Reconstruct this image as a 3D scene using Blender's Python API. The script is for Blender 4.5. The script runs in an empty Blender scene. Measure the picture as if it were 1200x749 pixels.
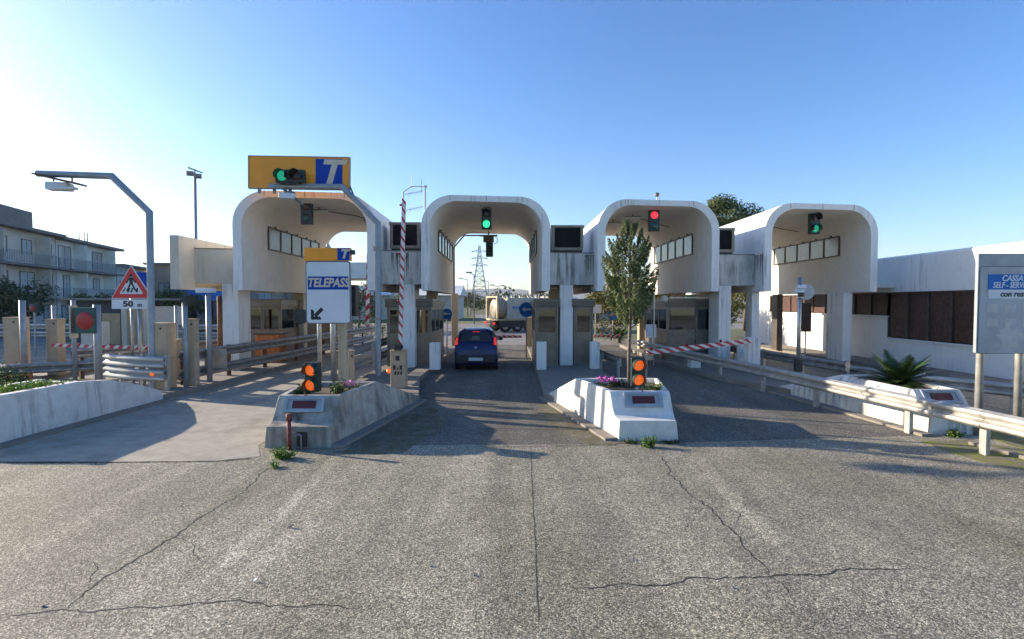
import bpy, bmesh, math, random
from mathutils import Vector, Matrix, noise
R = math.radians
random.seed(7)
sc = bpy.context.scene
COL = sc.collection

# ---------------------------------------------------------------- camera maths
F = 600.0                      # focal length in pixels of the 1200 px wide photograph
PITCH = math.atan(19.5 / F)
CZ = 2.5
def ray(x, y):
    u, v = (x - 600) / F, (y - 374.5) / F
    return Vector((u, math.cos(PITCH) - v * math.sin(PITCH), -math.sin(PITCH) - v * math.cos(PITCH)))
def W(x, y, D):
    d = ray(x, y); return Vector((0, 0, CZ)) + d * (D / d.y)
def G(x, y, z=0.0):
    d = ray(x, y); return Vector((0, 0, CZ)) + d * ((z - CZ) / d.z)

# ---------------------------------------------------------------- materials
MATS = {}
def newmat(name):
    m = bpy.data.materials.new(name); m.use_nodes = True
    nt = m.node_tree; nt.nodes.clear()
    out = nt.nodes.new('ShaderNodeOutputMaterial')
    b = nt.nodes.new('ShaderNodeBsdfPrincipled')
    nt.links.new(b.outputs[0], out.inputs[0])
    MATS[name] = m
    return m, nt, b, out
def N(nt, t, **kw):
    n = nt.nodes.new(t)
    for k, v in kw.items():
        if k in ('ins',):
            for a, c in v.items(): n.inputs[a].default_value = c
        else: setattr(n, k, v)
    return n
def L(nt, a, b): nt.links.new(a, b)
def coords(nt, scale=(1, 1, 1), kind='geo'):
    if kind == 'geo':
        g = N(nt, 'ShaderNodeNewGeometry'); src = g.outputs['Position']
    else:
        g = N(nt, 'ShaderNodeTexCoord'); src = g.outputs['Object']
    mp = N(nt, 'ShaderNodeMapping'); mp.inputs['Scale'].default_value = scale
    L(nt, src, mp.inputs[0]); return mp.outputs[0]
def ntex(nt, vec, scale, detail=6, rough=.6):
    n = N(nt, 'ShaderNodeTexNoise'); n.inputs['Scale'].default_value = scale
    n.inputs['Detail'].default_value = detail; n.inputs['Roughness'].default_value = rough
    L(nt, vec, n.inputs['Vector']); return n.outputs['Fac']
def ramp(nt, fac, stops, interp='LINEAR'):
    r = N(nt, 'ShaderNodeValToRGB'); r.color_ramp.interpolation = interp
    el = r.color_ramp.elements
    while len(el) < len(stops): el.new(.5)
    for e, (p, c) in zip(el, stops):
        e.position = p
        e.color = c if isinstance(c, tuple) and len(c) == 4 else ((c[0], c[1], c[2], 1) if isinstance(c, tuple) else (c, c, c, 1))
    L(nt, fac, r.inputs[0]); return r.outputs[0]
def mix(nt, fac, a, b, mode='MIX'):
    m = N(nt, 'ShaderNodeMix', data_type='RGBA', blend_type=mode)
    for i, v in ((0, fac), (6, a), (7, b)):
        if hasattr(v, 'is_linked') or hasattr(v, 'links'): L(nt, v, m.inputs[i])
        elif i == 0: m.inputs[0].default_value = v
        else: m.inputs[i].default_value = (v[0], v[1], v[2], 1)
    return m.outputs[2]
def bump(nt, b, h, dist=.01, strength=.5):
    bp = N(nt, 'ShaderNodeBump'); bp.inputs['Distance'].default_value = dist; bp.inputs['Strength'].default_value = strength
    L(nt, h, bp.inputs['Height']); L(nt, bp.outputs[0], b.inputs['Normal'])

def simple(name, col, rough=.6, metal=0.0, var=.12, vs=3.0, bmp=0.0, spec=None):
    """a surface of one colour with worn, mottled variation"""
    m, nt, b, o = newmat(name)
    v = coords(nt)
    n = ntex(nt, v, vs)
    dark = tuple(c * (1 - var * 2) for c in col); light = tuple(min(1, c * (1 + var)) for c in col)
    L(nt, ramp(nt, n, [(.3, dark), (.7, light)]), b.inputs['Base Color'])
    b.inputs['Roughness'].default_value = rough; b.inputs['Metallic'].default_value = metal
    if spec is not None: b.inputs['Specular IOR Level'].default_value = spec
    if bmp: bump(nt, b, ntex(nt, v, 40, 4), .004, bmp)
    return m
def concrete(name, col, stain=(.12, .115, .10), streak=.5, blotch=.35, drip=9.0, rough=.85, lo=.56, hi=.74, patch=(.42, .66)):
    """painted concrete with vertical drips and grime"""
    m, nt, b, o = newmat(name)
    v = coords(nt)
    st = coords(nt, (drip, drip, .55))
    s = ntex(nt, st, 1.0, 5, .65)
    big = ntex(nt, coords(nt, (.8, .8, .5)), 1.0, 4)
    sm = ramp(nt, s, [(lo, 0.0), (hi, 1.0)])
    bm = ramp(nt, big, [(patch[0], 0.0), (patch[1], 1.0)])
    mul = N(nt, 'ShaderNodeMath', operation='MULTIPLY'); L(nt, sm, mul.inputs[0]); L(nt, bm, mul.inputs[1])
    m2 = N(nt, 'ShaderNodeMath', operation='MULTIPLY'); L(nt, mul.outputs[0], m2.inputs[0]); m2.inputs[1].default_value = streak
    fine = ntex(nt, v, 3.5, 8, .7)
    base = ramp(nt, fine, [(.3, tuple(c * (1 - blotch) for c in col)), (.6, col)])
    c = mix(nt, m2.outputs[0], base, stain)
    L(nt, c, b.inputs['Base Color']); b.inputs['Roughness'].default_value = rough
    bump(nt, b, ntex(nt, v, 25, 6, .7), .006, .35)
    return m
def emis(name, col, strength, base=(.02, .02, .02)):
    m, nt, b, o = newmat(name)
    b.inputs['Base Color'].default_value = (*base, 1)
    b.inputs['Emission Color'].default_value = (*col, 1); b.inputs['Emission Strength'].default_value = strength
    b.inputs['Roughness'].default_value = .25
    vo = N(nt, 'ShaderNodeTexVoronoi', feature='F1'); vo.inputs['Scale'].default_value = 70; L(nt, coords(nt), vo.inputs['Vector'])
    cells = ramp(nt, vo.outputs['Distance'], [(.1, 1.25), (.7, .45)]); L(nt, mix(nt, 1.0, cells, (*col,), 'MULTIPLY'), b.inputs['Emission Color'])
    bump(nt, b, vo.outputs['Distance'], .004, .6)
    return m
def glass(name, tint=(.55, .62, .62), refl=.25, rough=.03):
    m, nt, b, o = newmat(name); nt.nodes.remove(b)
    tr = N(nt, 'ShaderNodeBsdfTransparent'); tr.inputs[0].default_value = (*tint, 1)
    gl = N(nt, 'ShaderNodeBsdfGlossy'); gl.inputs['Roughness'].default_value = rough; gl.inputs[0].default_value = (.9, .95, 1, 1)
    fr = N(nt, 'ShaderNodeFresnel'); fr.inputs[0].default_value = 1.5
    ad = N(nt, 'ShaderNodeMath', operation='ADD', use_clamp=True); L(nt, fr.outputs[0], ad.inputs[0]); ad.inputs[1].default_value = refl
    ms = N(nt, 'ShaderNodeMixShader'); L(nt, ad.outputs[0], ms.inputs[0]); L(nt, tr.outputs[0], ms.inputs[1]); L(nt, gl.outputs[0], ms.inputs[2])
    L(nt, ms.outputs[0], o.inputs[0]); return m
def leafmat(name, cols, rough=.6, trans=.25):
    m, nt, b, o = newmat(name)
    g = N(nt, 'ShaderNodeNewGeometry')
    c = ramp(nt, g.outputs['Random Per Island'], [(i / (len(cols) - 1), cc) for i, cc in enumerate(cols)])
    n = ntex(nt, coords(nt), 1.1, 3)
    f = ramp(nt, n, [(.3, .65), (.7, 1.25)])
    c = mix(nt, 1.0, c, f, 'MULTIPLY')
    L(nt, c, b.inputs['Base Color']); b.inputs['Roughness'].default_value = rough
    b.inputs['Specular IOR Level'].default_value = .3
    tl = N(nt, 'ShaderNodeBsdfTranslucent'); L(nt, c, tl.inputs[0])
    ms = N(nt, 'ShaderNodeMixShader'); ms.inputs[0].default_value = trans
    L(nt, b.outputs[0], ms.inputs[1]); L(nt, tl.outputs[0], ms.inputs[2]); L(nt, ms.outputs[0], o.inputs[0])
    return m

def asphalt(name='asphalt', gain=1.0, tint=(1, 1, 1)):
    m, nt, b, o = newmat(name)
    v = coords(nt)
    def stones(sc_, stops):
        vo = N(nt, 'ShaderNodeTexVoronoi', feature='F1'); vo.inputs['Scale'].default_value = sc_; L(nt, v, vo.inputs['Vector'])
        sp = N(nt, 'ShaderNodeSeparateColor'); L(nt, vo.outputs['Color'], sp.inputs[0])
        return vo, ramp(nt, sp.outputs[0], stops)
    vo, c1 = stones(88, [(0, (.09, .082, .068)), (.4, (.21, .196, .166)), (.75, (.345, .324, .276)), (1, (.56, .535, .47))])
    vo2, c2 = stones(44, [(0, (.70, .69, .66)), (.6, (1.0, .99, .96)), (1, (1.28, 1.26, 1.2))])
    c = mix(nt, 1.0, c1, c2, 'MULTIPLY')
    edge = ramp(nt, vo.outputs['Distance'], [(.25, 1.0), (.8, .45)]); c = mix(nt, 1.0, c, edge, 'MULTIPLY')
    # broad uneven wear, worn binder, damp and mossy tint
    for sc3, lo, hi, d in (((.22, .22, 1), .80, 1.18, 4), ((1.6, 1.3, 1), .86, 1.12, 7), ((.95, .05, 1), .70, 1.12, 3), ((2.6, .10, 1), .88, 1.07, 4), ((6, 6, 1), .92, 1.07, 6)):
        c = mix(nt, 1.0, c, ramp(nt, ntex(nt, coords(nt, sc3), 1.0, d, .65), [(.34, lo), (.66, hi)]), 'MULTIPLY')
    ol = ramp(nt, ntex(nt, coords(nt, (.35, .30, 1)), 1.0, 5, .6), [(.48, 0.0), (.66, .42)])
    c = mix(nt, ol, c, mix(nt, 1.0, c, (.92, .90, .62), 'MULTIPLY'))
    # oil drips and dark spots
    sp_ = ramp(nt, ntex(nt, coords(nt, (1.4, 1.0, 1)), 1.5, 9, .8), [(.63, 0.0), (.69, .55)]); c = mix(nt, sp_, c, (.055, .05, .042))
    # fine hairline crazing
    cz = N(nt, 'ShaderNodeTexVoronoi', feature='DISTANCE_TO_EDGE'); cz.inputs['Scale'].default_value = 1.3
    wv = N(nt, 'ShaderNodeVectorMath', operation='ADD'); nz = N(nt, 'ShaderNodeTexNoise'); nz.inputs['Scale'].default_value = 3; nz.inputs['Detail'].default_value = 6; L(nt, v, nz.inputs['Vector'])
    sc4 = N(nt, 'ShaderNodeVectorMath', operation='SCALE'); sc4.inputs['Scale'].default_value = .55; L(nt, nz.outputs['Color'], sc4.inputs[0]); L(nt, v, wv.inputs[0]); L(nt, sc4.outputs[0], wv.inputs[1]); L(nt, wv.outputs[0], cz.inputs['Vector'])
    line = ramp(nt, cz.outputs['Distance'], [(.0, .55), (.008, 0.0)]); zone = ramp(nt, ntex(nt, coords(nt, (.3, .3, 1)), 1.0, 3), [(.50, 0.0), (.60, 1.0)])
    lm = N(nt, 'ShaderNodeMath', operation='MULTIPLY'); L(nt, line, lm.inputs[0]); L(nt, zone, lm.inputs[1]); c = mix(nt, lm.outputs[0], c, (.05, .046, .038))
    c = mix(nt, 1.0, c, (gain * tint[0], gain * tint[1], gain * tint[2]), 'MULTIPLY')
    L(nt, c, b.inputs['Base Color']); b.inputs['Roughness'].default_value = .82
    inv = N(nt, 'ShaderNodeMath', operation='SUBTRACT'); inv.inputs[0].default_value = 1; L(nt, vo.outputs['Distance'], inv.inputs[1])
    bump(nt, b, inv.outputs[0], .005, .5)
    return m
def grassmat(name, a, bcol, soil, sc_=3.0):
    m, nt, b, o = newmat(name); v = coords(nt)
    n = ntex(nt, v, sc_, 8, .75); n2 = ntex(nt, v, .03, 5)
    c = ramp(nt, n, [(.3 if name != 'moss' else .44, a), (.6 if name != 'moss' else .56, bcol)])
    c = mix(nt, ramp(nt, n2, [(.45, 0.0), (.6, .8)]), c, soil)
    L(nt, c, b.inputs['Base Color']); b.inputs['Roughness'].default_value = .95
    bump(nt, b, n, .05, .8); return m

M_asphalt = asphalt('asphalt', 1.42, (1, .99, .90))
M_asphalt_dark = asphalt('oily_shaded_lane_asphalt', .74)  # dark with oil, plus lane shade put into the colour
M_asphalt_pale = asphalt('worn_pale_asphalt', 1.85, (1, .99, .90))
M_conc_road = concrete('worn_concrete_slab', (.37, .338, .272), stain=(.16, .13, .10), streak=.55, blotch=.28, drip=1.6, lo=.44, hi=.66)
M_road_far = simple('bleached_asphalt', (.23, .215, .20), .85, var=.10, vs=.6, bmp=.3)
M_white = concrete('white_painted_concrete', (.80, .785, .75), streak=.75, blotch=.08, lo=.52, hi=.68)
M_cream = concrete('cream_concrete', (.60, .545, .45), stain=(.20, .15, .10), streak=.6, blotch=.12, drip=5)  # creamier tone than the white concrete
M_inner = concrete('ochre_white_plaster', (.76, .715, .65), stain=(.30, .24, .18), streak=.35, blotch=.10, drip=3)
M_beam = concrete('streaked_beam_concrete', (.63, .61, .56), stain=(.10, .10, .085), streak=.75, blotch=.18, drip=6, lo=.46, hi=.60)
M_planter = concrete('planter_concrete', (.74, .71, .65), stain=(.16, .14, .11), streak=1.0, blotch=.22, drip=7, lo=.48, hi=.62)
M_planter_old = concrete('mouldy_planter_concrete', (.50, .465, .40), stain=(.055, .048, .036), streak=.95, blotch=.45, drip=2.6, lo=.40, hi=.62, patch=(.38, .60))
M_kerb = concrete('kerb_concrete', (.24, .215, .18), stain=(.10, .09, .07), streak=.8, blotch=.3, drip=4)
M_gal = simple('galvanised_steel', (.40, .41, .41), .42, .85, var=.14, vs=6)
M_galp = simple('grey_painted_steel', (.30, .33, .36), .5, .2, var=.10, vs=4)
M_gald = simple('dull_rail_steel', (.33, .32, .31), .55, .6, var=.2, vs=5)
M_rail = simple('weathered_rail_zinc', (.44, .43, .40), .45, .4, var=.16, vs=4)
M_rust = simple('rusty_steel', (.16, .085, .055), .8, .3, var=.35, vs=14)
M_tan = concrete('tan_machine_paint', (.46, .36, .24), stain=(.16, .10, .06), streak=.6, blotch=.15, drip=8)
M_tanpost = concrete('tan_post_paint', (.52, .42, .29), stain=(.2, .14, .08), streak=.4, blotch=.1)
M_alu = simple('bronze_aluminium', (.22, .185, .15), .4, .5, var=.12, vs=3)
M_alud = simple('dark_bronze_aluminium', (.13, .115, .10), .4, .5, var=.12, vs=3)
M_dark = simple('black_plastic', (.02, .022, .024), .45, var=.2, vs=8)
M_louvre = simple('brown_black_louvre', (.035, .03, .03), .6, var=.2, vs=8)
M_signal = simple('dark_green_signal_case', (.015, .035, .03), .5, var=.2, vs=9)
M_bluecase = simple('navy_signal_case', (.02, .03, .06), .45, var=.15, vs=9)
M_green_box = simple('teal_signal_case', (.02, .09, .08), .55, var=.2, vs=9)
M_soil = simple('dry_soil', (.10, .07, .045), .95, var=.3, vs=12, bmp=.8)
M_orange = simple('orange_sign_sheet', (.92, .34, .015), .45, var=.05, vs=2)
M_blue = simple('blue_sign_sheet', (.010, .060, .36), .6, var=.06, vs=2, spec=.12)
M_bluedim = simple('faded_blue_sign_sheet', (.03, .17, .52), .6, var=.12, vs=5, spec=.15)
M_signwhite = simple('white_sign_sheet', (.62, .67, .72), .4, var=.04, vs=2)
M_signfade = simple('faded_grey_sign_sheet', (.36, .39, .42), .4, var=.10, vs=3)
M_signpale = simple('peeling_sign_vinyl', (.46, .47, .46), .5, var=.10, vs=6)
M_beige = simple('beige_lettering', (.62, .52, .40), .5, var=.05)
M_black = simple('black_lettering', (.01, .01, .012), .5, var=.1)
M_red = simple('red_sign_sheet', (.60, .02, .025), .4, var=.06)
M_redpaint = simple('red_barrier_paint', (.50, .035, .045), .5, var=.15, vs=9)
M_whitepaint = simple('white_barrier_paint', (.70, .68, .66), .5, var=.12, vs=9)
M_darkred = simple('dark_red_plaque', (.10, .015, .012), .5, var=.2)
M_redpipe = simple('rusty_red_pipe', (.22, .05, .035), .7, var=.35, vs=25)
M_shutter = simple('brown_wood_shutter', (.105, .05, .034), .55, var=.3, vs=9)
M_brick = simple('red_brick_panel', (.16, .09, .065), .8, var=.3, vs=14)
M_frame = simple('brown_window_frame', (.10, .075, .055), .5, .3, var=.2)
M_pane = simple('milky_window_pane', (.40, .41, .41), .12, var=.08, vs=1.5)
M_gl_dark = glass('booth_glass', (.22, .28, .28), .08)
M_gl_car = glass('car_glass', (.10, .12, .13), .08)
M_mirror = simple('mirror_face', (.7, .72, .75), .03, 1.0, var=0.01)
M_carblue = simple('dark_blue_car_paint', (.008, .018, .085), .2, .3, var=.06)
M_carsilver = simple('silver_car_paint', (.35, .37, .40), .3, .5, var=.06)
M_carblue2 = simple('mid_blue_car_paint', (.05, .10, .30), .3, .3, var=.06)
M_tyre = simple('tyre_rubber', (.018, .018, .018), .85, var=.2, vs=20)
M_rim = simple('wheel_rim', (.35, .35, .36), .35, .8, var=.1)
M_tail = emis('tail_light_lit', (1, .05, .04), .32, (.5, .02, .02))
M_plate = simple('number_plate', (.55, .56, .58), .4, var=.05)
M_lamp_green = emis('green_lamp', (.04, 1, .38), .9)
M_lamp_green2 = emis('teal_lamp', (.02, .60, .34), .35)
M_lamp_red = emis('red_lamp', (1, .03, .05), .9)
M_lamp_orange = emis('orange_lamp', (1, .16, .02), .42, (.55, .12, .02))
M_lamp_off = simple('unlit_lens', (.05, .015, .02), .2, var=.1)
M_lamp_offg = simple('unlit_green_lens', (.01, .06, .055), .2, var=.1)
M_redlens = simple('dull_red_lens', (.32, .015, .02), .35, var=.1)
M_tube = simple('lamp_tube', (.65, .66, .62), .4, var=.05)
M_bark = simple('grey_bark', (.20, .16, .125), .95, var=.35, vs=18, bmp=.8)
M_plaster_a = simple('grey_beige_plaster', (.60, .54, .46), .9, var=.10, vs=.7)
M_plaster_b = simple('pale_green_white_plaster', (.72, .72, .67), .9, var=.10, vs=.7)
M_plaster_c = simple('warm_brown_plaster', (.42, .34, .26), .9, var=.10, vs=.7)
M_slab = simple('dark_fascia', (.20, .19, .18), .8, var=.12, vs=1)
M_tan_door = simple('tan_panel', (.42, .31, .19), .7, var=.1, vs=2)
M_navywall = simple('blue_black_panel', (.035, .04, .06), .6, var=.1, vs=2)
M_winpale = simple('pale_shuttered_window', (.45, .48, .50), .5, var=.1)
M_tank = simple('silver_tank_cladding', (.50, .47, .39), .5, .1, var=.08, vs=2)
M_tankend = simple('cream_container_frame', (.50, .38, .22), .6, var=.15, vs=5)
M_tankdirty = simple('grimy_tank_end', (.30, .26, .20), .5, .1, var=.25, vs=1.5)
M_machine = simple('orange_machine_paint', (.55, .16, .035), .6, var=.3, vs=6)
M_terra = simple('terracotta_trough', (.42, .20, .08), .8, var=.15)
M_pink = simple('pink_petals', (.75, .35, .45), .6, var=.1)
M_purple = simple('magenta_petals', (.50, .08, .38), .6, var=.1)
M_crack = simple('crack_dirt', (.035, .033, .028), .95, var=.3, vs=10)
M_seal = simple('pale_chips', (.27, .26, .245), .9, var=.12, vs=5)
M_moss = grassmat('moss', (.16, .14, .10), (.17, .19, .02), (.13, .12, .08), 4)
M_field = grassmat('field_grass', (.035, .055, .014), (.085, .10, .028), (.13, .10, .06), .8)
M_hill = simple('far_hillside', (.07, .085, .06), .95, var=.25, vs=.004)
M_leaf_cy = leafmat('cypress_leaves', [(.035, .062, .022), (.08, .12, .042), (.15, .19, .07), (.23, .25, .10)])
M_leaf_yel = leafmat('yellow_green_leaves', [(.05, .065, .012), (.12, .12, .02), (.20, .17, .035)])
M_leaf_dk = leafmat('dark_green_leaves', [(.035, .052, .024), (.07, .095, .04), (.13, .15, .07)])
M_leaf_pine = leafmat('pine_needles', [(.035, .06, .02), (.075, .11, .035), (.14, .17, .06)])
M_leaf_br = leafmat('bright_weed_leaves', [(.05, .10, .012), (.12, .22, .03), (.20, .32, .05)])
M_leaf_md = leafmat('mid_green_leaves', [(.02, .05, .014), (.045, .09, .025), (.09, .14, .04)])
M_frond = leafmat('cycas_fronds', [(.02, .05, .014), (.04, .085, .022), (.08, .13, .035)], .35, .15)

# ---------------------------------------------------------------- mesh builder
class MB:
    def __init__(s, M=None): s.bm = bmesh.new(); s.M = M or Matrix.Identity(4); s.mi = 0
    def v(s, p): return s.bm.verts.new(s.M @ Vector(p))
    def f(s, vs):
        try: fc = s.bm.faces.new(vs); fc.material_index = s.mi; return fc
        except ValueError: return None
    def box(s, x0, x1, y0, y1, z0, z1, rot=0, c=None):
        pts = [(x, y, z) for z in (z0, z1) for x, y in ((x0, y0), (x1, y0), (x1, y1), (x0, y1))]
        if rot:
            cx, cy = c or ((x0 + x1) / 2, (y0 + y1) / 2); ca, sa = math.cos(rot), math.sin(rot)
            pts = [(cx + (x - cx) * ca - (y - cy) * sa, cy + (x - cx) * sa + (y - cy) * ca, z) for x, y, z in pts]
        v = [s.v(p) for p in pts]
        for q in ((0, 3, 2, 1), (4, 5, 6, 7), (0, 1, 5, 4), (1, 2, 6, 5), (2, 3, 7, 6), (3, 0, 4, 7)): s.f([v[i] for i in q])
        return s
    def prism(s, poly, z0, z1):
        """poly: list of (x,y) counter-clockwise; z may be a list per vertex"""
        z1s = z1 if isinstance(z1, (list, tuple)) else [z1] * len(poly)
        a = [s.v((x, y, z0)) for x, y in poly]; b = [s.v((x, y, z)) for (x, y), z in zip(poly, z1s)]
        n = len(poly); s.f(a[::-1]); s.f(b)
        for i in range(n): s.f([a[i], a[(i + 1) % n], b[(i + 1) % n], b[i]])
        return s
    def extr(s, pts, d):
        """closed polygon of 3-D points extruded by vector d"""
        d = Vector(d); a = [s.v(p) for p in pts]; b = [s.v(Vector(p) + d) for p in pts]; n = len(pts)
        s.f(a[::-1]); s.f(b)
        for i in range(n): s.f([a[i], a[(i + 1) % n], b[(i + 1) % n], b[i]])
        return s
    def tube(s, pts, r, seg=10, cap=True, square=False):
        pts = [Vector(p) for p in pts]; rs = r if isinstance(r, (list, tuple)) else [r] * len(pts)
        rings = []; a = None
        for i, p in enumerate(pts):
            d0 = (p - pts[i - 1]).normalized() if i else None; d1 = (pts[i + 1] - p).normalized() if i < len(pts) - 1 else None
            t = ((d0 or d1) + (d1 or d0)).normalized(); st = 1.0
            if d0 and d1: st = 1 / max(.5, math.cos(d0.angle(d1, 0) / 2))
            if a is None: a = t.orthogonal().normalized() if abs(t.z) < .99 else Vector((1, 0, 0))
            a = (a - t * a.dot(t)).normalized(); b = t.cross(a)
            bend = (d1 - d0) if (d0 and d1 and (d1 - d0).length > 1e-4) else None
            if bend: bend = (bend - t * bend.dot(t)).normalized()
            n = 4 if square else seg; ring = []
            for k in range(n):
                an = 2 * math.pi * (k + (.5 if square else 0)) / n
                rr = rs[i] * (1.414 if square else 1)
                q = (a * math.cos(an) + b * math.sin(an)) * rr
                if bend: q += bend * q.dot(bend) * (st - 1)
                ring.append(s.v(p + q))
            rings.append(ring)
        for r0, r1 in zip(rings, rings[1:]):
            n = len(r0)
            for k in range(n): s.f([r0[k], r0[(k + 1) % n], r1[(k + 1) % n], r1[k]])
        if cap: s.f(rings[0][::-1]); s.f(rings[-1])
        return s
    def disc(s, c, nrm, r, t=.02, seg=20):
        c = Vector(c); nrm = Vector(nrm).normalized(); return s.tube([c, c + nrm * t], r, seg)
    def ball(s, c, r, seg=12, sq=(1, 1, 1)):
        c = Vector(c); rings = []
        for i in range(1, seg // 2):
            th = math.pi * i / (seg // 2)
            rings.append([s.v(c + Vector((r * sq[0] * math.sin(th) * math.cos(2 * math.pi * k / seg), r * sq[1] * math.sin(th) * math.sin(2 * math.pi * k / seg), r * sq[2] * math.cos(th)))) for k in range(seg)])
        t = s.v(c + Vector((0, 0, r * sq[2]))); b = s.v(c - Vector((0, 0, r * sq[2])))
        for k in range(seg):
            s.f([t, rings[0][k], rings[0][(k + 1) % seg]]); s.f([b, rings[-1][(k + 1) % seg], rings[-1][k]])
            for r0, r1 in zip(rings, rings[1:]): s.f([r0[k], r1[k], r1[(k + 1) % seg], r0[(k + 1) % seg]])
        return s
    def leaf(s, p, nrm, L_, Wd):
        nrm = Vector(nrm).normalized(); a = nrm.orthogonal().normalized()
        a.rotate(Matrix.Rotation(random.random() * 6.28, 3, nrm)); b = nrm.cross(a)
        p = Vector(p)
        s.f([s.v(p - a * L_ * .5), s.v(p + b * Wd * .5 + nrm * L_ * .08), s.v(p + a * L_ * .5), s.v(p - b * Wd * .5 + nrm * L_ * .08)])
    def build(s, name, mats, parent=None, label=None, smooth=False, bevel=0, local=False, kind=None, autos=None):
        me = bpy.data.meshes.new(name)
        bmesh.ops.recalc_face_normals(s.bm, faces=s.bm.faces[:])
        o = bpy.data.objects.new(name, me); COL.objects.link(o)
        if name in ('road_crack', 'road_seam', 'slab_joint', 'worn_lane_line'):
            s.bm.normal_update()
            bmesh.ops.reverse_faces(s.bm, faces=[q for q in s.bm.faces if q.normal.z < 0])
        loc = Vector((0, 0, 0))
        if parent is not None and not local: loc = wloc(parent)
        if loc.length: bmesh.ops.translate(s.bm, verts=s.bm.verts[:], vec=-loc)
        s.bm.to_mesh(me); s.bm.free()
        for m in (mats if isinstance(mats, (list, tuple)) else [mats]): me.materials.append(m)
        if smooth or autos:
            for p in me.polygons: p.use_smooth = True
        if autos: me.set_sharp_from_angle(angle=R(autos))
        if bevel:
            bv = o.modifiers.new('bevel', 'BEVEL'); bv.width = bevel; bv.segments = 2; bv.limit_method = 'ANGLE'; bv.angle_limit = R(50)
        if parent is not None: o.parent = parent
        if label: o['label'] = label
        if kind: o['kind'] = kind
        return o
def wloc(o):
    p = Vector((0, 0, 0))
    while o: p += o.location; o = o.parent
    return p
def thing(name, label, cat, loc=(0, 0, 0), rotz=0, group=None):
    o = bpy.data.objects.new(name, None); COL.objects.link(o); o.location = loc; o.rotation_euler = (0, 0, rotz)
    o.empty_display_size = .3
    o['label'] = label; o['category'] = cat
    if group: o['group'] = group
    return o
def tag(o, label, cat, group=None, kind=None):
    o['label'] = label; o['category'] = cat
    if group: o['group'] = group
    if kind: o['kind'] = kind
    return o
def recenter(o, loc):
    loc = Vector(loc); o.data.transform(Matrix.Translation(-loc)); o.location = loc; return o
def struct(name, mb, mat, **k): return mb.build(name, mat, kind='structure', **k)

FONTC = {}
def text(name, body, size, M, mat, parent, bold=0.0, shear=0.0, ext=.003, align='CENTER', sx=1.0):
    cu = bpy.data.curves.new('t', 'FONT'); cu.body = body; cu.size = size; cu.shear = shear; cu.offset = bold
    cu.extrude = ext; cu.align_x = align; cu.align_y = 'CENTER'; cu.resolution_u = 4
    to = bpy.data.objects.new('t', cu); COL.objects.link(to)
    dg = bpy.context.evaluated_depsgraph_get(); me = bpy.data.meshes.new_from_object(to.evaluated_get(dg))
    bpy.data.objects.remove(to); bpy.data.curves.remove(cu)
    me.materials.clear(); me.materials.append(mat)
    me.transform(Matrix.Diagonal((sx, 1, 1, 1)))
    loc = wloc(parent) if parent else Vector((0, 0, 0))
    me.transform(Matrix.Translation(-loc) @ M)
    me.name = name
    o = bpy.data.objects.new(name, me); COL.objects.link(o); o.parent = parent
    return o
def face_cam(p, rz=0): return Matrix.Translation(Vector(p)) @ Matrix.Rotation(rz, 4, 'Z') @ Matrix.Rotation(R(90), 4, 'X')

def blob_leaves(mb, blobs, n, size, flat=.5, shell=.55):
    """leaf faces through the volume of several ellipsoids ((centre),(radii)); denser near the shell, gaps between clumps"""
    tot = sum(b[1][0] * b[1][1] * b[1][2] for b in blobs)
    for c, r in blobs:
        k = max(4, int(n * (r[0] * r[1] * r[2]) / tot))
        for _ in range(k):
            d = Vector((random.gauss(0, 1), random.gauss(0, 1), random.gauss(0, 1))).normalized()
            q = (shell + (1 - shell) * random.random()) if random.random() < .75 else random.random() ** .5
            q *= 1 + .28 * noise.noise(Vector(c) * .7 + d * 2.2)
            p = Vector(c) + Vector((d.x * r[0], d.y * r[1], d.z * r[2])) * q
            nn = d + Vector((random.uniform(-1, 1), random.uniform(-1, 1), random.uniform(-1, 1))) * .8
            sz = size * random.uniform(.6, 1.4)
            mb.leaf(p, nn, sz, sz * flat)
def tree(name, label, x, y, h, cr, leaf, n, size, cat='tree', z=0, ch=None, group=None, clumps=14, trunk_r=None, cb=.35, squash=.8):
    t = thing(name, label, cat, (x, y, z), group=group)
    ch = ch or h * (1 - cb); c0 = Vector((x, y, z + h - ch / 2)); tr = trunk_r or h * .022
    tb = MB(); tb.tube([(x, y, z - .05), (x + .02 * h, y, z + h * .3), (x - .01 * h, y, z + h * .75)], [tr, tr * .75, tr * .3], 8)
    bl = []
    for i in range(clumps):
        d = Vector((random.gauss(0, 1), random.gauss(0, 1), random.gauss(0, 1))).normalized()
        q = random.uniform(.45, .8); c = c0 + Vector((d.x * cr * q, d.y * cr * q, d.z * ch / 2 * q))
        s = random.uniform(.28, .5) * cr
        bl.append((c, (s, s, s * squash)))
        tb.tube([(x, y, z + h * random.uniform(.25, .55)), c], [tr * .35, tr * .1], 5)
    tb.build('trunk', M_bark, t, smooth=True)
    lb = MB(); blob_leaves(lb, bl, n, size); lb.build('crown', leaf, t)
    return t

# ================================================================ THE SETTING
K = 0.1154; D0 = 18.2
def FD(x): return D0 / (1 - K * (x - 600) / F)          # depth where the facade plane meets pixel column x
def FX(x): return FD(x) * (x - 600) / F
LD = Vector((-0.0167, 1, 0))                              # direction of the lanes
ev = Vector((1, K, 0)).normalized()

b = MB(); b.prism([(-4000, -60), (4000, -60), (4000, 4200), (-4000, 4200)], -.5, -.03); struct('ground', b, M_field)
b = MB(); b.prism([(-70, -30), (60, -30), (60, 62), (-70, 62)], -.1, 0.0); struct('road', b, M_asphalt)
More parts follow.
